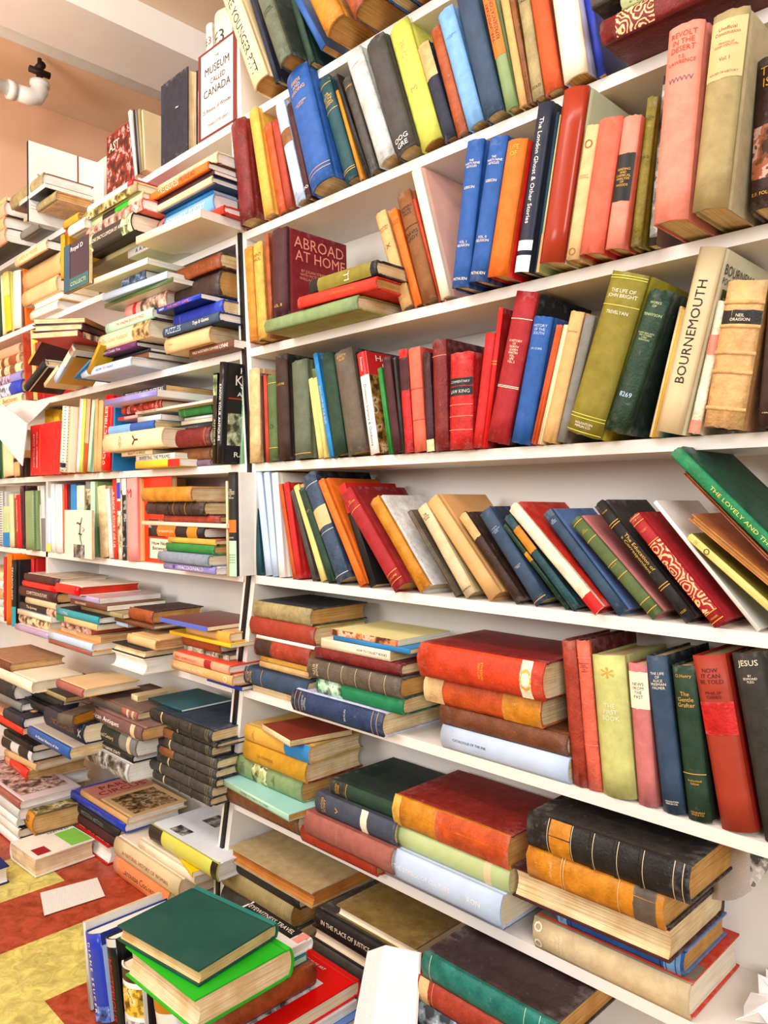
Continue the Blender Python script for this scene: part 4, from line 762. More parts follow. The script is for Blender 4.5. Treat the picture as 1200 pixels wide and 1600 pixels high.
FL('S2','L4',.035,'r',[
 (635,1050,705,785,'brown',K('j',pg='white',dep=.15,t=[('WILD NORTHERN SUMMERS',.62,.6,'ivory','v',.5),('LYNNE',.2,.2,'white','v',.4)],d='brown book with ivory capital letters')),
 (420,838,545,700,'light tan',K('j',pb=0,b='d8bc88',pg='cream',dep=.16,p=.05,t=[('Drew',.85,.1,'grey','v',.5)],d='thick tan jacketed book with small crest')),
 (395,920,398,490,'slate blue',K('j',pb=0,b='1d3c68',pg='white',dep=.17,p=.06,t=[('PUZZLES',.8,.3,'pale blue','v',.6),('Toys & Games',.3,.4,'white','v',.5)],d='dark blue book with Toys & Games on spine')),
 (500,962,255,390,'royal blue',K('c',b='2038a0',pg='cream',dep=.16,p=.04,t=[('DICTIONARY\nOF WORDS',.85,.12,'lavender','h',.6)])),
 (330,742,200,250,'royal blue',K('g',b='1a2060',pg='white',dep=.17,p=.08,t=[('THE PARTY GAME',.5,.5,'coral','v',.5),('HARDY',.88,.12,'white','v',.4)],d='slim navy book with pink title')),
 (480,945,-80,170,'dark brown',K('l',b='4a2412',pg='aged paper',dep=.16,p=.03,d='thick dark brown leather volume, rubbed')),
 (390,938,-250,-110,'chestnut',K('l',b='5a2a18',pg='paper',dep=.16,p=.04,t=[('THE BOOK OF CHRISTMAS',.5,.8,'leather brown','v',.5)],d='chestnut leather book with gilt capitals')),
],case='left',where='right-hand pile on the left third shelf')
# ---- fourth shelf
UP('S3','L5',.01,[
 (-60,890,-32,-80,430,'dark teal',K('j')), (-30,890,10,-30,430,'dark green',K('j')), (14,888,30,8,440,'green',K('j')), (34,880,130,20,460,'cream',K('j',b='e0d8c8')), (140,880,190,128,640,'sand',K('j',bands=[(.55,.7,'black')])), (192,878,215,185,700,'dark brown',K()),
 (430,850,500,425,250,'yellow',K('j',p=-.05,rel='standing behind the red face-out book')), (505,850,560,500,255,'yellow',K('j',p=-.05)),
],case='left')
FACE('S3','L5',.045,[(285,572,865,395,.026,'red',K('c',b='e81818',pg='sand',fp=[(.32,.335,.05,.92,'orange','gloss')],ft=[('AMOS TOURISM',.14,.5,.66,.09,'white','v'),('TRAVEL GUIDEBOOK',.24,.5,.72,.09,'white','v')],d='bright red book face out with white lettering',rel='standing left of the white comb-bound book'))])
UP('S3','L5',.03,[
 (560,850,640,590,205,'ivory',K('g',coil='charcoal',p=.06,bands=[(.07,.14,'navy')],d='white comb-bound book with black coil')),
 (642,850,658,680,150,'coral',K('j')), (662,845,715,700,150,'white',K('g')), (722,845,766,760,140,'yellow green',K('j')), (782,838,815,820,140,'dark orange',K('j',bands=[(.4,1,'peach')])),
 (818,838,858,865,145,'mint',K('j')), (865,830,905,880,145,'tan',K()), (907,830,948,930,155,'sand',K('j')), (955,825,1036,995,100,'bright red',K('g',pb=0,t=[('COLLECTIBLES',.5,.7,'ivory','u',.4),('O',.1,.05,'ivory','h',.5)],d='tall bright red glossy guide')), (1042,825,1060,1065,200,'bright blue',K('j')),
],case='left')
UP('S3','L6',.0,[(-85,815,-45,-85,640,'off-white',K('j',t=[('Aliens',.5,.8,'slate blue','u',.5)])),(-40,815,-6,-45,650,'ivory',K('j'))],case='left')
FL('S3','L6',.01,'l',[
 (130,545,745,810,'yellow',K('j',b='c8b830',pg='white',dep=.15,bands=[(0,.25,'red')],p=.05,d='yellow paperback with red spine end')),
 (135,500,685,742,'off-white',K('j',pg='white',dep=.15,p=.04,t=[('INVERTING THE PYRAMID',.5,.8,'black','v',.6)])),
 (0,290,635,680,'cream',K('j',b='8a5838',pg='ivory',dep=.14,p=.04,t=[('BEASTS & BIRDS',.5,.8,'brown','v',.5)])),
 (-155,398,465,630,'cream',K('j',pb=0,b='e4cfa4',pg='ivory',dep=.16,p=.06,t=[('FURNITURE\nFOR THE\nHOME',.68,.14,'charcoal','h',.7),('Y',.42,.12,'maroon','h',.6)],d='thick cream book with little tree emblem')),
 (-115,312,385,460,'blue',K('j',b='c8d8e8',pg='paper',dep=.15,p=.05,bands=[(.5,1,'light blue')],d='blue and white spined paperback')),
 (150,370,325,375,'pale grey',K('j',pg='white',dep=.14,p=.04)),
 (-30,150,292,320,'pink',K('j',dep=.14,p=.04,bands=[(.7,1,'red')])),
 (130,850,268,290,'ivory',K('j',pg='white',dep=.15,p=.04,t=[('HAIRS TO YOUR LAND',.8,.3,'brown','v',.6)])),
 (10,380,185,262,'red',K('g',b='a82018',pg='ivory',dep=.15,p=.03,bands=[(0,.9,'b83020','art')])),
 (-165,330,125,182,'lavender',K('g',pg='white',b='e8e6f0',dep=.17,p=.07)),
 (20,412,48,112,'black',K('j',pg='sand',dep=.15,p=.03,t=[('TREASURE ISLAND OVERSEAS',.5,.9,'pale grey','v',.6)],d='black spined book with grey capitals, topmost')),
],case='left',where='left pile on the left fourth shelf')
FL('S3','L6',.0,'r',[
 (545,840,715,775,'mauve',K('c',pg='paper',dep=.14,t=[('T  Shakespeare',.7,.5,'pale grey','v',.4)])),
 (500,840,580,700,'leather brown',K('l',b='c07828',dep=.15)),
 (395,843,385,560,'dark red',K('l',b='6a0c10',pg='ivory',dep=.16,p=.02,gl=[.1],d='thick dark red leather volume')),
 (380,843,320,375,'black',K('j',dep=.15,t=[('LAKELANDS OF THE NORTH AMERICANS',.6,.7,'grey','v',.3)])),
 (560,850,230,268,'ivory',K('g',dep=.14,pg='white')),
 (590,850,195,222,'white',K('g',dep=.14,pg='white')),
 (545,855,60,165,'green',K('c',b='3a8a3a',dep=.15,pg='paper',gl=[.8,.95],glc='pale green',p=.01)),
],case='left',where='right pile on the left fourth shelf')
UP('S3','L6',.05,[
 (850,752,886,862,-100,'black',K('g',t=[('ANTIQUES',.35,.45,'pale green','v',.45)],bands=[(.75,.98,'sage','art')])),
 (890,745,952,922,-205,'black',K('g',pb=0,b='26282c',dep=.17,t=[('KNOW YOUR ANTIQUES',.5,.75,'white','v',.5)],fp=[(.06,.97,.02,.98,'101012'),(.08,.9,.18,.5,'a8b090','art'),(.3,.7,.4,.6,'9aa860','art'),(.08,.9,.64,.655,'brick red')],ft=[('KOVELS',.55,.93,.6,.06,'white'),('KNOW',.5,.83,.7,.1,'white'),('YOUR',.5,.73,.6,.09,'white'),('ANTIQUES',.5,.69,.6,.05,'white'),('RALPH',.4,.09,.5,.05,'white')],d='black book face KNOW YOUR ANTIQUES')),
 (1080,735,1112,1112,0,'mint',K('g',pb=0,b='88d090',dep=.13,p=.0,t=[('DEPRESSION GLASS',.5,.7,'olive green','u',.5)],d='pale green DEPRESSION GLASS book')),
],case='left')
# ---- fifth shelf
UP('S4','L7',.0,[
 (-70,835,-35,-75,300,'slate blue',K('j')),(-34,830,-2,-40,300,'pale grey',K('j')),
 (0,825,30,-5,290,'pale grey',K('g',coil='charcoal')), (36,815,92,30,430,'pale green',K('j',bands=[(0,.35,'bright blue')],d='pale paperback with deep blue foot')), (100,820,138,85,320,'cream',K('j')), (141,820,160,135,350,'leather brown',K()), (165,825,205,150,325,'bright red',K('j',t=[('ENGINEERING OLDIES',.6,.6,'ivory','v',.4)])), (208,820,240,190,240,'maroon',K('l')),
 (250,830,325,240,290,'sage',K('g',pb=0,coil='charcoal',p=.02,d='grey-green coil-bound notebook')),
 (378,850,393,350,240,'off-white',K('j',nf=1)), (396,850,432,380,240,'pale grey',K('j',bands=[(0,.5,'grey')])), (440,850,480,435,350,'pale blue',K('j',bands=[(0,.15,'yellow green')])), (485,860,520,475,222,'white',K('g')), (525,862,590,520,225,'white',K('g',pb=0,d='wide plain white paperback')), (592,865,608,580,265,'orange',K('j')),
 (610,870,638,600,220,'red',K('j')), (642,872,664,640,220,'navy',K('j')), (668,872,720,665,225,'bright blue',K('j')), (726,880,795,722,235,'ivory',K('j',bands=[(.0,.7,'mint')])),
 (800,900,845,805,195,'grey',K('j',bands=[(.1,.9,'khaki','art')])), (850,905,905,850,195,'mint',K('j')), (907,905,940,880,200,'sage',K('g',bands=[(0,.4,'emerald')])), (945,915,1020,915,250,'cream',K('l')), (1025,918,1062,990,270,'off-white',K('j')), (1070,935,1110,1055,180,'scarlet',K('j',t=[('A SHORT STORY OF US',.5,.7,'ivory','v',.5)])), (1112,940,1146,1090,170,'ivory',K('j',bands=[(.75,.95,'royal blue'),(.6,.72,'scarlet'),(.1,.55,'c8b890','art')])), (1150,945,1190,1135,280,'black',K('j',bands=[(.05,.95,'d8d8c8','art')])),
],case='left')
FACE('S4','L7',.05,[(605,860,915,460,.008,'beige',K('g',b='e2dac6',fp=[(.35,.75,.0,.28,'grey','art')],ft=[('(',.62,.55,.12,.6,'grey'),('~',.55,.72,.2,.06,'charcoal'),('~',.6,.5,.15,.05,'charcoal'),('>',.72,.6,.08,.12,'grey')],d='cream booklet with a faint pencil drawing',rel='leaning face out against the white and blue paperbacks'))])
UP('S4','L8',.0,[(10,945,52,-2,170,'pale grey',K('j',bands=[(.0,.8,'charcoal','art')],)), (62,950,158,50,170,'pink',K('j',pb=0,b='e8c088',bands=[],t=[('M',.82,.1,'red','h',.5)],d='thick pale pink book with orange edge')),],case='left')
FACE('S4','L8',-.02,[(185,470,955,150,.016,'scarlet',K('g',b='f03c18',fp=[(.25,.8,.3,.5,'black','art'),(.3,1,.05,.28,'ivory')],ft=[('How Not\nBetween',.62,.2,.5,.1,'charcoal')],d='orange-red book face out with white oval',rel='standing behind the left end of the pile on the left fifth shelf'))])
FL('S4','L8',.06,'l',[
 (400,885,925,990,'lavender',K('g',pb=0,b='e8e4f4',pg='white',dep=.15,t=[('MACDONALD',.45,.5,'ivory','v',.5),('*',.78,.1,'black','v',.7)],d='lavender spined book with white lettering')),
 (350,820,815,915,'8d98a8',K('c',b='8d98a8',pg='ivory',dep=.16,p=.07,d='plain grey-blue cloth book')),
 (425,875,725,805,'green',K('c',b='4c8c28',pg='sand',dep=.15,d='grass green cloth book')),
 (440,885,665,715,'gold',K('c',b='c06030',pg='ivory',dep=.15)),
 (290,780,550,645,'black',K('j',pb=0,b='1a1818',pg='white',dep=.15,bands=[(.52,.88,'orange','jacket'),(.12,.3,'ochre','jacket')],t=[('THE ANATOMY CORE',.7,.3,'ivory','v',.25)],d='black jacketed book with orange panel')),
 (190,985,505,540,'ivory',K('g',pg='white',dep=.19,d='wide thin ivory board book')),
 (400,925,425,490,'brick red',K('l',b='5a1410',pg='sand',dep=.14)),
 (240,785,285,400,'dark brown',K('l',b='4a2416',pg='cream',dep=.15,rb=[.2,.4,.6,.8],glc='gold',gl=[.3,.5],bands=[],p=.07,d='dark brown ribbed leather volume')),
 (200,665,150,280,'ochre',K('l',b='d8a860',pg='cream',dep=.16,p=.08,d='split ochre leather volume, topmost')),
],case='left',where='tidy pile on the left fifth shelf')
UP('S4','L8',.05,[
 (985,1015,1002,975,190,'cream',K('j')), (1012,1020,1112,1000,110,'black',K('j',pb=0,b='e8e4dc',bands=[(.35,.0,'x') if 0 else (.0,.34,'mint','jacket'),(.42,.54,'orange','jacket')],t=[('THE\nEUROPEAN\nDISCOVERY\nOF\nAMERICA',.79,.26,'ivory','h',.85),('note note\nnote note\nnote note\nnote note',.17,.28,'olive green','h',.8),('OXFORD',.37,.02,'ivory','h',.6)],d='black jacketed EUROPEAN DISCOVERY book with green note')), (1128,1015,1150,1124,100,'brown',K('l',p=-.012,dep=.1)),
],case='left')
# ---- sixth shelf
FL('S5','N1',.0,'r',[(-300,40,520,610,'ivory',K('j',pg='white',dep=.14)),(-300,38,430,500,'pale grey',K('j',pg='white',dep=.14)),(-300,40,330,420,'sand',K('j',b='2a2020',pg='white',dep=.14)),(-300,38,240,325,'off-white',K('j',pg='white',dep=.14)),(-300,38,155,230,'cream',K('j',pg='white',dep=.14))],case='left',where='white-paged pile at the left end of the left sixth shelf')
UP('S5','N1',.03,[(40,625,62,35,60,'red',K('j')),(65,630,105,70,30,'orange',K('g',pb=0,p=.05)),(112,640,165,115,90,'black',K('j',bands=[(0,.3,'turquoise')],t=[('TECHNOLOGY',.65,.5,'white','v',.5)],p=.05)),(180,600,215,185,60,'red',K('j',p=.0))],case='left')
FL('S5','N1',.05,'l',[
 (145,458,670,725,'lilac',K('g',pb=0,b='d8ccd0',pg='white',dep=.17,p=.07)),
 (190,475,572,655,'cream',K('j',pb=0,bands=[(0,1,'e8c898','art')],pg='ivory',dep=.16)),
 (165,480,515,560,'ivory',K('g',b='c0d4d8',pg='white',dep=.17,p=.06)),
 (190,540,450,512,'black',K('j',bands=[(0,.25,'peach','art')],pg='ivory',dep=.16,t=[('The Journey',.65,.4,'ivory','v',.5)])),
 (245,530,372,430,'beige',K('j',b='2a2426',pg='ivory',dep=.16)),
 (190,542,255,345,'maroon',K('j',pb=0,b='2a1418',pg='sand',dep=.17,t=[('COMPETITION SURVIVE',.5,.7,'ivory','v',.35)],d='dark brown-black book with white words')),
 (215,535,170,225,'bright red',K('g',pb=0,b='e86040',pg='peach',dep=.17)),
 (235,560,90,160,'maroon',K('l',b='c8b8a8',pg='ivory',dep=.16)),
],case='left',where='left pile on the left sixth shelf')
FL('S5','N1',.09,'l',[
 (455,860,820,860,'dusty rose',K('g',b='3a1a20',pg='ivory',dep=.19)),
 (460,872,745,815,'pale blue',K('j',pb=0,b='e8a868',pg='white',dep=.17,d='grey-blue book with orange top')),
 (575,945,645,700,'cream',K('j',bands=[(.0,.6,'sand')],pg='sand',dep=.15,p=.07)),
 (570,855,575,635,'peach',K('j',b='3a1c20',bands=[(0,1,'c8a090','art')],pg='coral',dep=.17,p=.08)),
 (530,912,500,555,'light tan',K('j',b='c88848',bands=[(.8,1,'emerald')],pg='ivory',dep=.17)),
 (535,930,425,490,'turquoise',K('j',b='1c2024',pg='white',dep=.18,t=[('FLYING',.8,.2,'pale blue','v',.4)],d='sky-turquoise spined book with black board')),
 (760,1150,385,425,'khaki',K('j',pg='ivory',dep=.16,p=.06)),
 (660,1000,330,380,'brown',K('j',pg='white',dep=.18,p=.07,t=[('SEVEN WONDERS',.7,.4,'ivory','v',.4)])),
 (800,930,255,320,'peach',K('g',b='d8c0c4',pg='white',dep=.17,p=.06)) if 0 else (640,930,275,325,'lilac',K('g',b='c8b0b4',pg='white',dep=.19,p=.07)),
 (530,745,185,270,'bright red',K('g',pb=0,b='e8e0d0',pg='scarlet',dep=.19,p=.09,d='box-like red and orange book with pale top')),
],case='left',where='second pile on the left sixth shelf')
FL('S5','N2',.1,'r',[
 (-92,205,980,1130,'ivory',K('j',pb=0,b='e8e0cc',pg='white',dep=.2,fore=1,d='very thick white-paged book')),
 (-90,205,885,965,'black',K('c',b='262022',pg='cream',dep=.19,fore=1)),
 (62,325,740,835,'light tan',K('j',pb=0,pg='sand',dep=.16,p=.08)),
 (-140,60,715,760,'pale blue',K('j',dep=.15,p=.04)),
 (-60,300,660,700,'brown',K('l',pg='ivory',dep=.15,p=.05)),
 (80,300,530,650,'chestnut',K('l',b='3a1a18',pg='aged paper',dep=.15,p=.04,d='brown book with broad ragged pages')),
],case='left',where='third pile on the left sixth shelf')
FL('S5','N2',.02,'r',[
 (800,1125,1090,1128,'royal blue',K('j',b='1d2430',pg='white',dep=.14)),
 (640,1110,1050,1080,'leather brown',K('j',pg='ivory',dep=.15)),
 (475,1045,935,1030,'sand',K('j',pb=0,b='d8a888',pg='ivory',dep=.16,p=.05,t=[('THE PLAN BEHIND BEAUTIFUL',.7,.5,'ivory','v',.5),('O',.1,.06,'ivory','v',.6)],d='thick tan spined paperback with white title')),
 (490,1012,840,925,'peach',K('j',pg='white',b='e05038',dep=.16,p=.05,bands=[(.4,1,'magenta') if 0 else (.3,.42,'crimson','jacket')],t=[('WHAT WOMEN COLLECT',.75,.4,'crimson','v',.6)],d='pink and cream striped spine paperback')),
 (590,1010,785,830,'grey',K('j',pg='ivory',dep=.15,bands=[(0,1,'a8a890','art')])),
 (578,932,665,775,'chestnut',K('c',b='7a3018',pg='ivory',dep=.15,d='chestnut cloth book with white pages')),
 (450,1025,615,650,'yellow',K('j',b='e8c020',pg='white',dep=.18,p=.05)),
 (615,1022,520,610,'sand',K('j',pb=0,pg='ivory',dep=.15,bands=[(0,.3,'gold')],p=.04)),
 (360,800,460,505,'lavender',K('g',b='7a1c1c',pg='ivory',dep=.17,p=.07,bands=[(0,1,'5870c8','gloss')],d='slim periwinkle-spined book, topmost')),
],case='left',where='right-hand pile on the left sixth shelf')
# ---- seventh shelf
g='black-bound volumes stacked on the left seventh shelf'
blk=K('l',b='1f2a30',pg='cream',rb=[.3,.5],bands=[(.78,.8,'beige')],gl=[.05,.08,.32],glc='khaki')
def B_(**k): d=dict(blk); d.update(k); return d
FL('S6','N4',.06,'l',[
 (300,835,975,1050,'charcoal',B_(dep=.16)),(260,850,850,950,'dark grey',B_(dep=.16)),(340,890,745,820,'charcoal',B_(dep=.17)),(342,888,635,715,'dark grey',B_(dep=.17,bands=[(.7,.95,'leather brown')])),
 (355,900,512,600,'dark grey',B_(dep=.17)),(335,848,400,490,'charcoal',B_(dep=.17,bands=[(.68,.85,'leather brown')])),(440,900,345,392,'charcoal',B_(dep=.15)),(275,850,225,330,'charcoal',B_(dep=.18,b='2c3e50',p=.07,d='top volume of the black bound set')),
 (250,560,168,190,'dark teal',K('g',dep=.15,p=.04,b='3a7078',pg='white')),
],case='left',group=g,where='black-bound set on the left seventh shelf')
FL('S6','N3',.11,'l',[
 (790,1215,905,1060,'pale grey',K('j',pb=0,b='d8d4cc',bands=[(.04,.86,'8a8a84','art')],pg='white',dep=.19,p=.12,d='thick book with grey photograph spine')),
 (870,1250,835,900,'black',K('j',pb=0,b='1a1a1c',pg='white',dep=.18,t=[('THE ART OF SHAVING BEAUTY',.6,.7,'ivory','v',.4)])),
 (810,1290,680,830,'grey',K('c',b='9a948a',pg='white',dep=.19,bands=[(.1,.16,'beige'),(.3,.95,'charcoal','jacket')],t=[('The School Century',.6,.5,'beige','v',.3)],d='grey reference volume with red page rims')),
 (1000,1300,650,675,'pale green',K('j',dep=.16)),
 (750,1340,490,600,'7d5a55',K('c',b='8a6c66',pg='sand',dep=.19,p=.12,bands=[(.1,.16,'beige')],t=[('American Antiques',.6,.55,'white','v',.5)],d='brown-pink volume American Antiques')),
 (850,1290,400,470,'dusty rose',K('c',b='7a645c',pg='cream',dep=.18,p=.1,bands=[(.06,.1,'beige'),(.16,.2,'beige'),(.3,.95,'grey brown','jacket')])),
 (640,760,290,420,'khaki',K('j',b='e0c898',pg='sand',dep=.17,p=.1)) if 0 else (1230,1290,330,385,'cream',K('j',dep=.12,p=.05)),
],case='left',where='reference volumes pile on the left seventh shelf')
FL('S6','N3',.17,'l',[
 (300,740,990,1100,'cream',K('j',pg='ivory',dep=.18,p=.1)),
 (270,660,760,880,'blue',K('j',pb=0,b='b8b0a4',pg='cream',dep=.19,p=.2,th=.03,t=[('A Global History of Art',.5,.6,'white','v',.35)],d='blue-spined book with grey cover')),
 (435,800,560,730,'navy',K('j',pb=0,b='1c1830',pg='ivory',dep=.17,p=.16,t=[('ENCYCLOPEDIA',.5,.6,'leather brown','v',.5),('X',.08,.08,'ivory','v',.5)],d='thick midnight blue encyclopedia')),
 (580,660,360,560,'grey brown',K('c',b='5a4a40',pg='ochre',dep=.16,p=.2,yaw=20,th=.03)),
],case='left',where='jumbled heap left of the reference volumes')
FL('S6','N3',.17,'r',[
 (-300,190,760,830,'dark brown',K('j',dep=.15)),
 (-200,215,725,790,'scarlet',K('j',b='e8b088',pg='ivory',dep=.16,p=.19,th=.02)),
 (40,228,640,715,'navy',K('j',b='2a2238',pg='white',dep=.17,p=.19,th=.03,fp=[(.25,.75,.3,.62,'sand')],ft=[('Famous',.8,.5,.5,.1,'grey','v')],d='navy book with oval portrait on its cover')),
 (-250,205,400,500,'grey',K('j',b='4a4a4c',pg='white',dep=.15,th=.025)),
 (-250,145,230,380,'charcoal',K('c',b='2a2a2a',pg='white',dep=.16,th=.045)),
 (-250,310,95,150,'ivory',K('j',pg='ivory',dep=.15,th=.035)),
 (-200,95,20,80,'brown',K('c',b='b08868',pg='sand',dep=.17,th=.025)),
],case='left',where='far-left heap rising from the left seventh shelf')
FL('S6','N3',.12,'r',[
 (150,560,700,760,'dark grey',K('j',dep=.14)),(150,560,600,700,'maroon',K('j',dep=.14)),
 (190,535,440,530,'sand',K('j',pb=0,fore=1,pg='tan',dep=.16,th=.03,b='2a2420')),
 (235,480,400,460,'black',K('j',b='1a1a1c',pg='white',dep=.16,p=.14,th=.025)),
 (300,600,350,420,'charcoal',K('c',b='2a2624',pg='ivory',dep=.15,th=.03)),
 (270,620,200,260,'khaki',K('j',b='3a2a28',pg='sand',dep=.17,p=.13,th=.014)),
],case='left',where='dark slanting heap on the left seventh shelf')
FLATW(-2.16,-1.99,.87,1.03,H-.515,.022,'dusty rose',K('j',b='e0c498',pg='ivory',rel='lying open-faced above the midnight blue encyclopedia',d='tan book with a pinkish spine',place='left seventh shelf'),group='books heaped on the left seventh shelf')
# ================================================================ FLOOR, left
g='books heaped on the floor by the left bookcase'
FLATW(-2.305,-2.145,.80,.97,.002,.05,'off-white',K('j',pb=0,b='ece8dc',pg='f0d8b8',fp=[(.25,.95,.62,.98,'lime'),(.6,.9,.08,.3,'crimson')],ft=[('ITALIAN\nGRAPHICS',.12,.72,.45,.2,'charcoal','v')],rel='lying on the floor at the left, lowest of its pile',d='thick white book with green and red squares'),spine='-x',group=g,dyaw=3)
FLATW(-2.47,-2.285,.865,1.015,.054,.058,'ochre',K('j',pb=0,b='6a5c34',pg='sand',bands=[],fp=[(.03,.97,.03,.97,'b8a868','art')],t=[('SATIRE AND\nSOCIETY',.5,.7,'charcoal','v',.8)],rel='lying on the thick white book with coloured squares',d='book covered in black and cream engravings'),spine='-y',group=g,dyaw=-4)
FLATW(-2.76,-2.50,.93,1.12,.002,.06,'grey brown',K('j',pg='sand',rel='at the foot of the tall left floor pile'),group=g)
z=.063
for th,c,kw,rl in ((.04,'maroon',dict(b='3a2020',pg='sand'),'second in the tall left floor pile'),(.034,'pale grey',dict(b='c8c4bc',pg='white'),'third in the tall left floor pile'),(.036,'scarlet',dict(pb=0,b='e8b890',pg='sand',bands=[(.75,.95,'peach')],t=[('PAUL NASH',.85,.14,'scarlet','v',.3),('EXHIBITION',.45,.4,'peach','v',.3)]),'above the pale grey book in the floor pile'),(.022,'light tan',dict(b='d8b084',pg='ivory'),'above the scarlet book with a peach label'),(.034,'white',dict(pb=0,b='1c1c20',pg='white',bands=[(.1,.4,'charcoal'),(.65,.95,'charcoal')]),'above the light tan book in the floor pile'),(.024,'black',dict(b='1a1a1e',pg='ivory'),'on top of the black-patched white book')):
    kw['rel']=rl; kw['k']='jacket'; i_=round(z*30); FLATW(-2.75+.02*(i_%3),-2.50+.02*(i_%2),.925,1.11,z,th,c,kw,group=g,dyaw=(i_*7)%9-4); z+=th+.001
FL(-1.018,'N5',.2,'r',[(-300,190,775,870,'white',K('j',pg='white',b='f0f0f0',dep=.18)),(-300,180,680,770,'off-white',K('j',b='2a2222',pg='ivory',dep=.18)),(-300,165,590,675,'white',K('j',pg='white',b='1a1a22',dep=.18)),(-300,185,480,580,'pale grey',K('j',pg='white',b='d8d8dc',dep=.18)),(-300,190,400,475,'dusty rose',K('g',b='d8c8cc',fp=[(.1,.9,.1,.9,'b89890','art')],pg='white',dep=.18))],case='left',where='white-paged floor pile at the left edge',group=g)
FLATW(-2.36,-2.165,.57,.745,.002,.045,'royal blue',K('g',pb=0,b='1f2f78',pg='white',fp=[(.1,.9,.1,.9,'22348a')],rel='lying on the floor at the left edge of the picture'),spine='-x',group=g)
FL(-1.018,'N5',.05,'l',[
 (545,1010,705,790,'red',K('j',th=.05,pb=0,fore=1,b='d02020',pg='white',dep=.17,p=.06,fp=[(.05,.95,.03,.97,'d8a078','art')],d='red-edged picture book with white pages outward')),
 (640,1120,640,680,'maroon',K('j',th=.03,dep=.16,b='2a2022')),(650,1130,590,635,'black',K('j',th=.03,dep=.16,t=[('MODERN HISTORY',.5,.6,'grey','v',.4)])),
 (672,1178,490,570,'royal blue',K('g',pb=0,b='4a5cc0',pg='white',dep=.17,t=[('The Joy of Maps',.5,.6,'lavender','v',.3)],d='periwinkle blue glossy book')),
 (762,1200,410,470,'sand',K('j',pb=0,b='e8c898',pg='white',dep=.18,fp=[(.15,.9,.05,.55,'a88858','art'),(0,1,.62,1,'d89888')],ft=[('PARIS\nCIRCUS',.5,.8,.8,.25,'crimson')],d='buff book with pink title panel on the cover')),
],case='left',where='picture book pile under the reference volumes',group=g)
FL(-1.018,'N6',.06,'l',[
 (190,700,810,940,'peach',K('j',th=.055,pb=0,b='f0e4d8',pg='white',dep=.18,p=.065,bands=[(0,.9,'e8905c')],t=[('Larousse Cookery',.5,.6,'charcoal','v',.4)],d='peach-orange spined big book')),
 (190,800,655,760,'beige',K('j',th=.05,pb=0,b='e8dcc8',pg='ivory',dep=.18,p=.07,t=[('A NATURAL HISTORY OF WOMAN',.5,.7,'brick red','v',.25)],d='long rounded beige book')),
 (405,935,575,660,'ivory',K('j',pb=0,b='ecdcc4',pg='white',dep=.17,p=.06,t=[('BIRD TABLE',.8,.3,'beige','v',.3)],fp=[(.25,.7,.3,.7,'8fb0b8','art')],d='ivory book with blue drawing on its cover')),
 (615,985,435,480,'yellow',K('g',b='f0cc10',pg='white',dep=.12,p=.05,yaw=-14,th=.012,fp=[(.1,.9,.3,.33,'olive')],d='bright yellow booklet')),
 (515,1150,235,385,'yellow green',K('g',pb=0,b='dfe4ec',pg='white',dep=.17,p=.055,bands=[(.8,1,'charcoal'),(0,.08,'black')],t=[('STAFFORD',.65,.12,'ivory','v',.5)],fp=[(.02,.98,.02,.98,'dde4ee'),(.1,.3,.6,.8,'grey','art'),(.5,.8,.1,.3,'grey','art'),(.6,.9,.55,.75,'grey','art')],d='lime green spined book with pale picture cover')),
],case='left',where='cream pile in the corner of the left bookcase',group=g)
# ================================================================ FLOOR, foreground
g='books piled on the floor in the foreground'
UP('F','Q1',.364,[
 (92,1050,125,45,400,'pale grey',K('g',dep=.17)),
 (130,1130,280,52,452,'royal blue',K('g',pb=0,b='2a3c90',dep=.18,pg='white',bands=[(.0,.18,'5a78c8','art')],t=[('DIANE\nSEUCER',.1,.02,'white','h',.01),('D I A N E   S E U C E R',.5,.8,'white','v',.25)],fp=[(0,1,.86,1,'2a3c90'),(0,1,0,.86,'a8c0e8')],d='large blue book with white spaced letters')),
 (310,1160,392,230,512,'black',K('g',pb=0,dep=.17,pg='white',t=[('MYSTERIOUS',.5,.6,'red','v',.5)],bands=[(.0,.1,'slate blue'),(.92,1,'pale grey')],d='black magazine with red title')),
 (400,1250,560,352,702,'white',K('g',pb=0,b='2a2226',dep=.17,pg='ivory',bands=[(.86,1,'maroon'),(.5,.8,'e8c048','art'),(.05,.45,'c8c8cc','art')],t=[],d='picture-spined book with a yellow and black collage')),
 (700,1330,890,575,790,'white',K('g',pb=0,b='f0f0f4',dep=.1,pg='white',bands=[(.7,.95,'ochre'),(.3,.6,'pale blue')],d='white boxed book under the teal one')),
],group=g)
for r_,_,_,_ in BOOKS[-5:]: pass
FLATW(-1.26,-1.03,.74,.97,.002,.05,'black',K('j',pb=0,b='1c1c26',rel='at the bottom of the foreground pile'),group=g)
FLATW(-1.25,-1.02,.73,.96,.053,.034,'light blue',K('j',pb=0,b='6a90d0',pg='white',rel='second from the bottom of the foreground pile'),group=g)
FLATW(-1.26,-1.035,.72,.965,.088,.016,'ivory',K('g',b='e8e8ec',pg='white',rel='just under the red museum book'),group=g)
FLATW(-1.275,-1.04,.70,.975,.105,.03,'red',K('g',pb=0,b='e01414',pg='ivory',fp=[(.2,1,0,.84,'c8ccd0','art'),(.2,.26,0,.84,'white')],ft=[('METROPOLITAN MUSEUM OF ART',.1,.42,.6,.05,'white','u')],rel='lying under the brown leather volume',d='large red museum art book'),spine='+y',group=g)
FLATW(-1.30,-1.085,.68,.905,.136,.04,'chestnut',K('l',b='8a4a20',pg='ivory',rel='lying on the large red museum book',d='smooth brown leather volume'),spine='+x',group=g)
FLATW(-1.29,-1.10,.66,.90,.177,.012,'teal',K('j',b='16808a',pg='mint',rel='between the brown volume and the travel guide'),spine='+y',group=g)
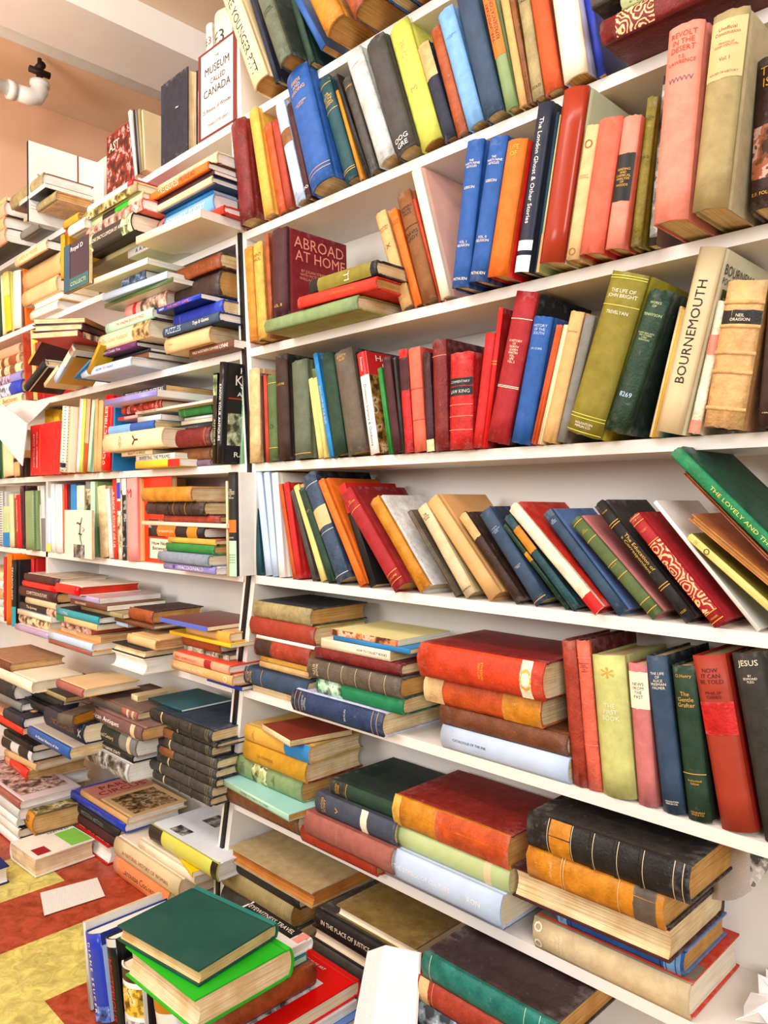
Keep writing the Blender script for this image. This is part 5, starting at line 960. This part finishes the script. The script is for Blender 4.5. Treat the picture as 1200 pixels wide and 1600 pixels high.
FLATW(-1.29,-1.105,.68,.915,.190,.02,'white',K('g',pb=0,b='eef0f2',pg='white',fp=[(0,.13,.03,.86,'black'),(0,.13,.88,.98,'pink'),(.2,.9,.1,.5,'e0e4e8','print')],ft=[('EYEWITNESS TRAVEL',.065,.44,.76,.08,'white','u')],rel='lying under the bright green book',d='white travel guide with black title strip'),spine='+y',group=g)
FLATW(-1.245,-1.035,.62,.81,.211,.05,'bright green',K('j',pb=0,b='1fb81f',pg='f4dcb4',rel='lying directly under the teal book',d='bright green book with thick cream pages'),spine='+y',group=g,dyaw=2)
FLATW(-1.28,-1.065,.628,.80,.262,.026,'teal',K('j',pb=0,b='02564e',pg='e8c890',rel='on top of the foreground pile',d='deep teal cloth book with blank cover'),spine='+y',group=g,dyaw=8)
# ---------------------------------------------------------------- loose papers
def sheet(name, cat, label, pts, m, th=.0012, curl=0):
    mb = MB(); n = Vector(pts[1]) - Vector(pts[0]); k = (Vector(pts[3]) - Vector(pts[0])).cross(n).normalized() * th
    mb.hexa([tuple(Vector(p)) for p in pts] + [tuple(Vector(p) + k) for p in pts]); c = Vector(pts[0]); mb.v = [tuple(Vector(v) - c) for v in mb.v]
    o = mb.build(name, [m]); o.location = c; o['category'] = cat; o['label'] = label; return o
sheet('paper_sheet','paper','white printed leaf lying on the rust floor tiles',[(-2.047,.781,.003),(-2.021,.922,.003),(-1.912,.893,.003),(-1.927,.745,.003)],mat('e8e6e2','print'),.0008)
def wp(x,y,Y): a,b,c=ray(x,y); t=Y/b; return (a*t,Y,c*t+H)
sheet('paper_sheet','paper','large loose white sheet draped over the left fourth shelf books',[wp(36,728,Y0-.09),wp(-25,655,Y0-.09),wp(5,632,Y0-.09),wp(44,662,Y0-.09)],mat('e4e2e0','print'),.003)
sheet('paper_sheet','paper','second white sheet hanging behind the draped one',[wp(40,668,Y0-.02),wp(2,640,Y0-.02),wp(27,625,Y0-.02),wp(80,628,Y0-.02)],mat('dcdad6','paint'),.002)
# curved newspaper page at the right
mb=MB(); n=10
for i in range(n+1):
    u=i/n; 
    for j,(vz) in enumerate((0,1)):
        x,y=1112+u*120, 1405-u*105 if vz==0 else 1322-u*120
        p=wp(x,y+ (40*math.sin(u*math.pi) if vz==0 else 0), Y0+.12-.05*math.sin(u*2)); mb.v.append(p)
for i in range(n): mb.f.append((2*i,2*i+2,2*i+3,2*i+1)); mb.m.append(1 if i>4 else 0)
c=Vector(mb.v[0]); mb.v=[tuple(Vector(v)-c) for v in mb.v]; o=mb.build('newspaper_page',[mat('e0dedb','print'),mat('d0d0d0','art')],None,True); o.location=c; md=o.modifiers.new('s','SOLIDIFY'); md.thickness=.001
o['category']='newspaper'; o['label']='curled newspaper page with a black and white picture behind the right pile'
mb=MB(); n=9; rr=random.Random(3)
for i in range(n):
    for j in range(n): mb.v.append((-.03+i*.026+rr.uniform(-.006,.006), Y0+.02+j*.017+rr.uniform(-.005,.005), H-.705+.012+rr.uniform(0,.03)*(1 if (i+j)%2 else .3)))
for i in range(n-1):
    for j in range(n-1): a=i*n+j; mb.f.append((a,a+n,a+n+1,a+1)); mb.m.append(0)
mb.v=[(v[0]-.36,v[1],v[2]) for v in mb.v]; c=Vector(mb.v[0]); mb.v=[tuple(Vector(v)-c) for v in mb.v]; o=mb.build('paper_bag',[mat('f2f2f2','gloss')]); o.location=c; md=o.modifiers.new('s','SOLIDIFY'); md.thickness=.001
o['category']='paper'; o['label']='crumpled white paper lying on the seventh shelf beside the big stone-coloured book'
# leaning white booklet, front centre
r=empty('booklet',(-.93,.86,0),(0,0,0)); r['category']='booklet'; r['label']='white open booklet leaning in front of the justice book, text page on its left'
T=[(-.945,.905,H-.765),(-.925,.925,H-.755),(-.862,.945,H-.750)]; B=[(-.93,.815,.01),(-.895,.83,.01),(-.80,.85,.01)]
for nm,a,b,m,lb in (('text_page',0,1,mat('f0eeea','print'),'page with lines of type'),('cover',1,2,mat('f1f0ee','gloss'),None)):
    mb=MB(); k=Vector((.3,.9,0)).normalized()*.004; ps=[B[a],B[b],T[b],T[a]]; mb.hexa([tuple(Vector(p)-Vector(r.location)) for p in ps]+[tuple(Vector(p)+k-Vector(r.location)) for p in ps]); q=mb.build(nm,[m],r)
    if lb: q['label']=lb

# ---------------------------------------------------------------- captions that single each book out
import collections
NB = {}
def compose(i, lvl):
    r, sd, rel, place = BOOKS[i]; s = sd + ', ' + rel
    if lvl and place.split()[0] not in rel: return s + ', ' + place
    return s
labs = [compose(i, 0) for i in range(len(BOOKS))]
cnt = collections.Counter(labs)
labs = [compose(i, 1) if cnt[l] > 1 else l for i, l in enumerate(labs)]
STOP = {'the', 'of', 'on', 'with', 'and', 'a', 'at', 'in', 'to', 'its', 'by', 'just', 'right', 'lying', 'left', 'small', 'one', 'from', 'slim', 'thick', 'leaning'}
def trim(s, n=16):
    wds = s.split()
    if len(wds) <= n: return s
    wds = wds[:n]
    while wds[-1].strip(',') in STOP: wds.pop()
    return ' '.join(wds).rstrip(',')
labs = [trim(l) for l in labs]
cnt = collections.Counter(labs); seen = collections.Counter()
ORD = ['first', 'second', 'third', 'fourth', 'fifth', 'sixth', 'seventh']
for i, l in enumerate(labs):
    if cnt[l] > 1:
        k = seen[l]; seen[l] += 1; r, sd, rel, place = BOOKS[i]; labs[i] = trim(ORD[k] + ' ' + sd + ', ' + (place if 'shelf' in place else 'in the ' + place))
for (r, *_), l in zip(BOOKS, labs): r['label'] = l
cnt = collections.Counter(labs); print('BOOKS', len(BOOKS), 'DUP', [(l, c) for l, c in cnt.items() if c > 1])
# the 300 books that show largest stay single things, the small rest becomes one mass of books
bpy.context.view_layer.update(); dg = bpy.context.evaluated_depsgraph_get()
hits = collections.Counter(); cl = Vector((0, 0, H))
for X in range(4, 1200, 9):
    for Y in range(4, 1600, 9):
        ok, loc, nor, idx, ob, mx = sc.ray_cast(dg, cl, Vector(ray(X, Y)))
        if ok:
            while ob.parent: ob = ob.parent
            hits[ob.name] += 1
order = sorted(range(len(BOOKS)), key=lambda i: -hits[BOOKS[i][0].name]); rest = order[298:]
print('smallest kept', hits[BOOKS[order[297]][0].name], 'rest', len(rest), 'unseen', sum(1 for i in order if hits[BOOKS[i][0].name] == 0))
V, F, M, SMO, slots, sl = [], [], [], [], {}, []; RS, GZ = [], []
for i in rest:
    root = BOOKS[i][0]
    for ch in list(root.children_recursive):
        me = ch.data; mw = ch.matrix_world.copy(); base = len(V); V += [tuple(mw @ v.co) for v in me.vertices]
        ix = []
        for m in me.materials:
            if m.name not in slots: slots[m.name] = len(sl); sl.append(m)
            ix.append(slots[m.name])
        for p in me.polygons: F.append([base + k for k in p.vertices]); M.append(ix[p.material_index]); SMO.append(p.use_smooth)
        n = len(me.vertices); a = [0.] * (3 * n); me.attributes['rest'].data.foreach_get('vector', a); RS += a; a = [0.] * n; me.attributes['gz'].data.foreach_get('value', a); GZ += a
        bpy.data.objects.remove(ch)
    bpy.data.objects.remove(root)
if V:
    me = bpy.data.meshes.new('small_books'); me.from_pydata(V, [], F)
    for m in sl: me.materials.append(m)
    me.polygons.foreach_set('material_index', M); me.polygons.foreach_set('use_smooth', SMO)
    me.attributes.new('rest', 'FLOAT_VECTOR', 'POINT'); me.attributes.new('gz', 'FLOAT', 'POINT'); me.attributes['rest'].data.foreach_set('vector', RS); me.attributes['gz'].data.foreach_set('value', GZ); me.update()
    o = bpy.data.objects.new('small_books', me); COL.objects.link(o); o['kind'] = 'stuff'; o['category'] = 'books'; o['label'] = 'the many smaller and half-hidden books wedged among the others on both bookcases'
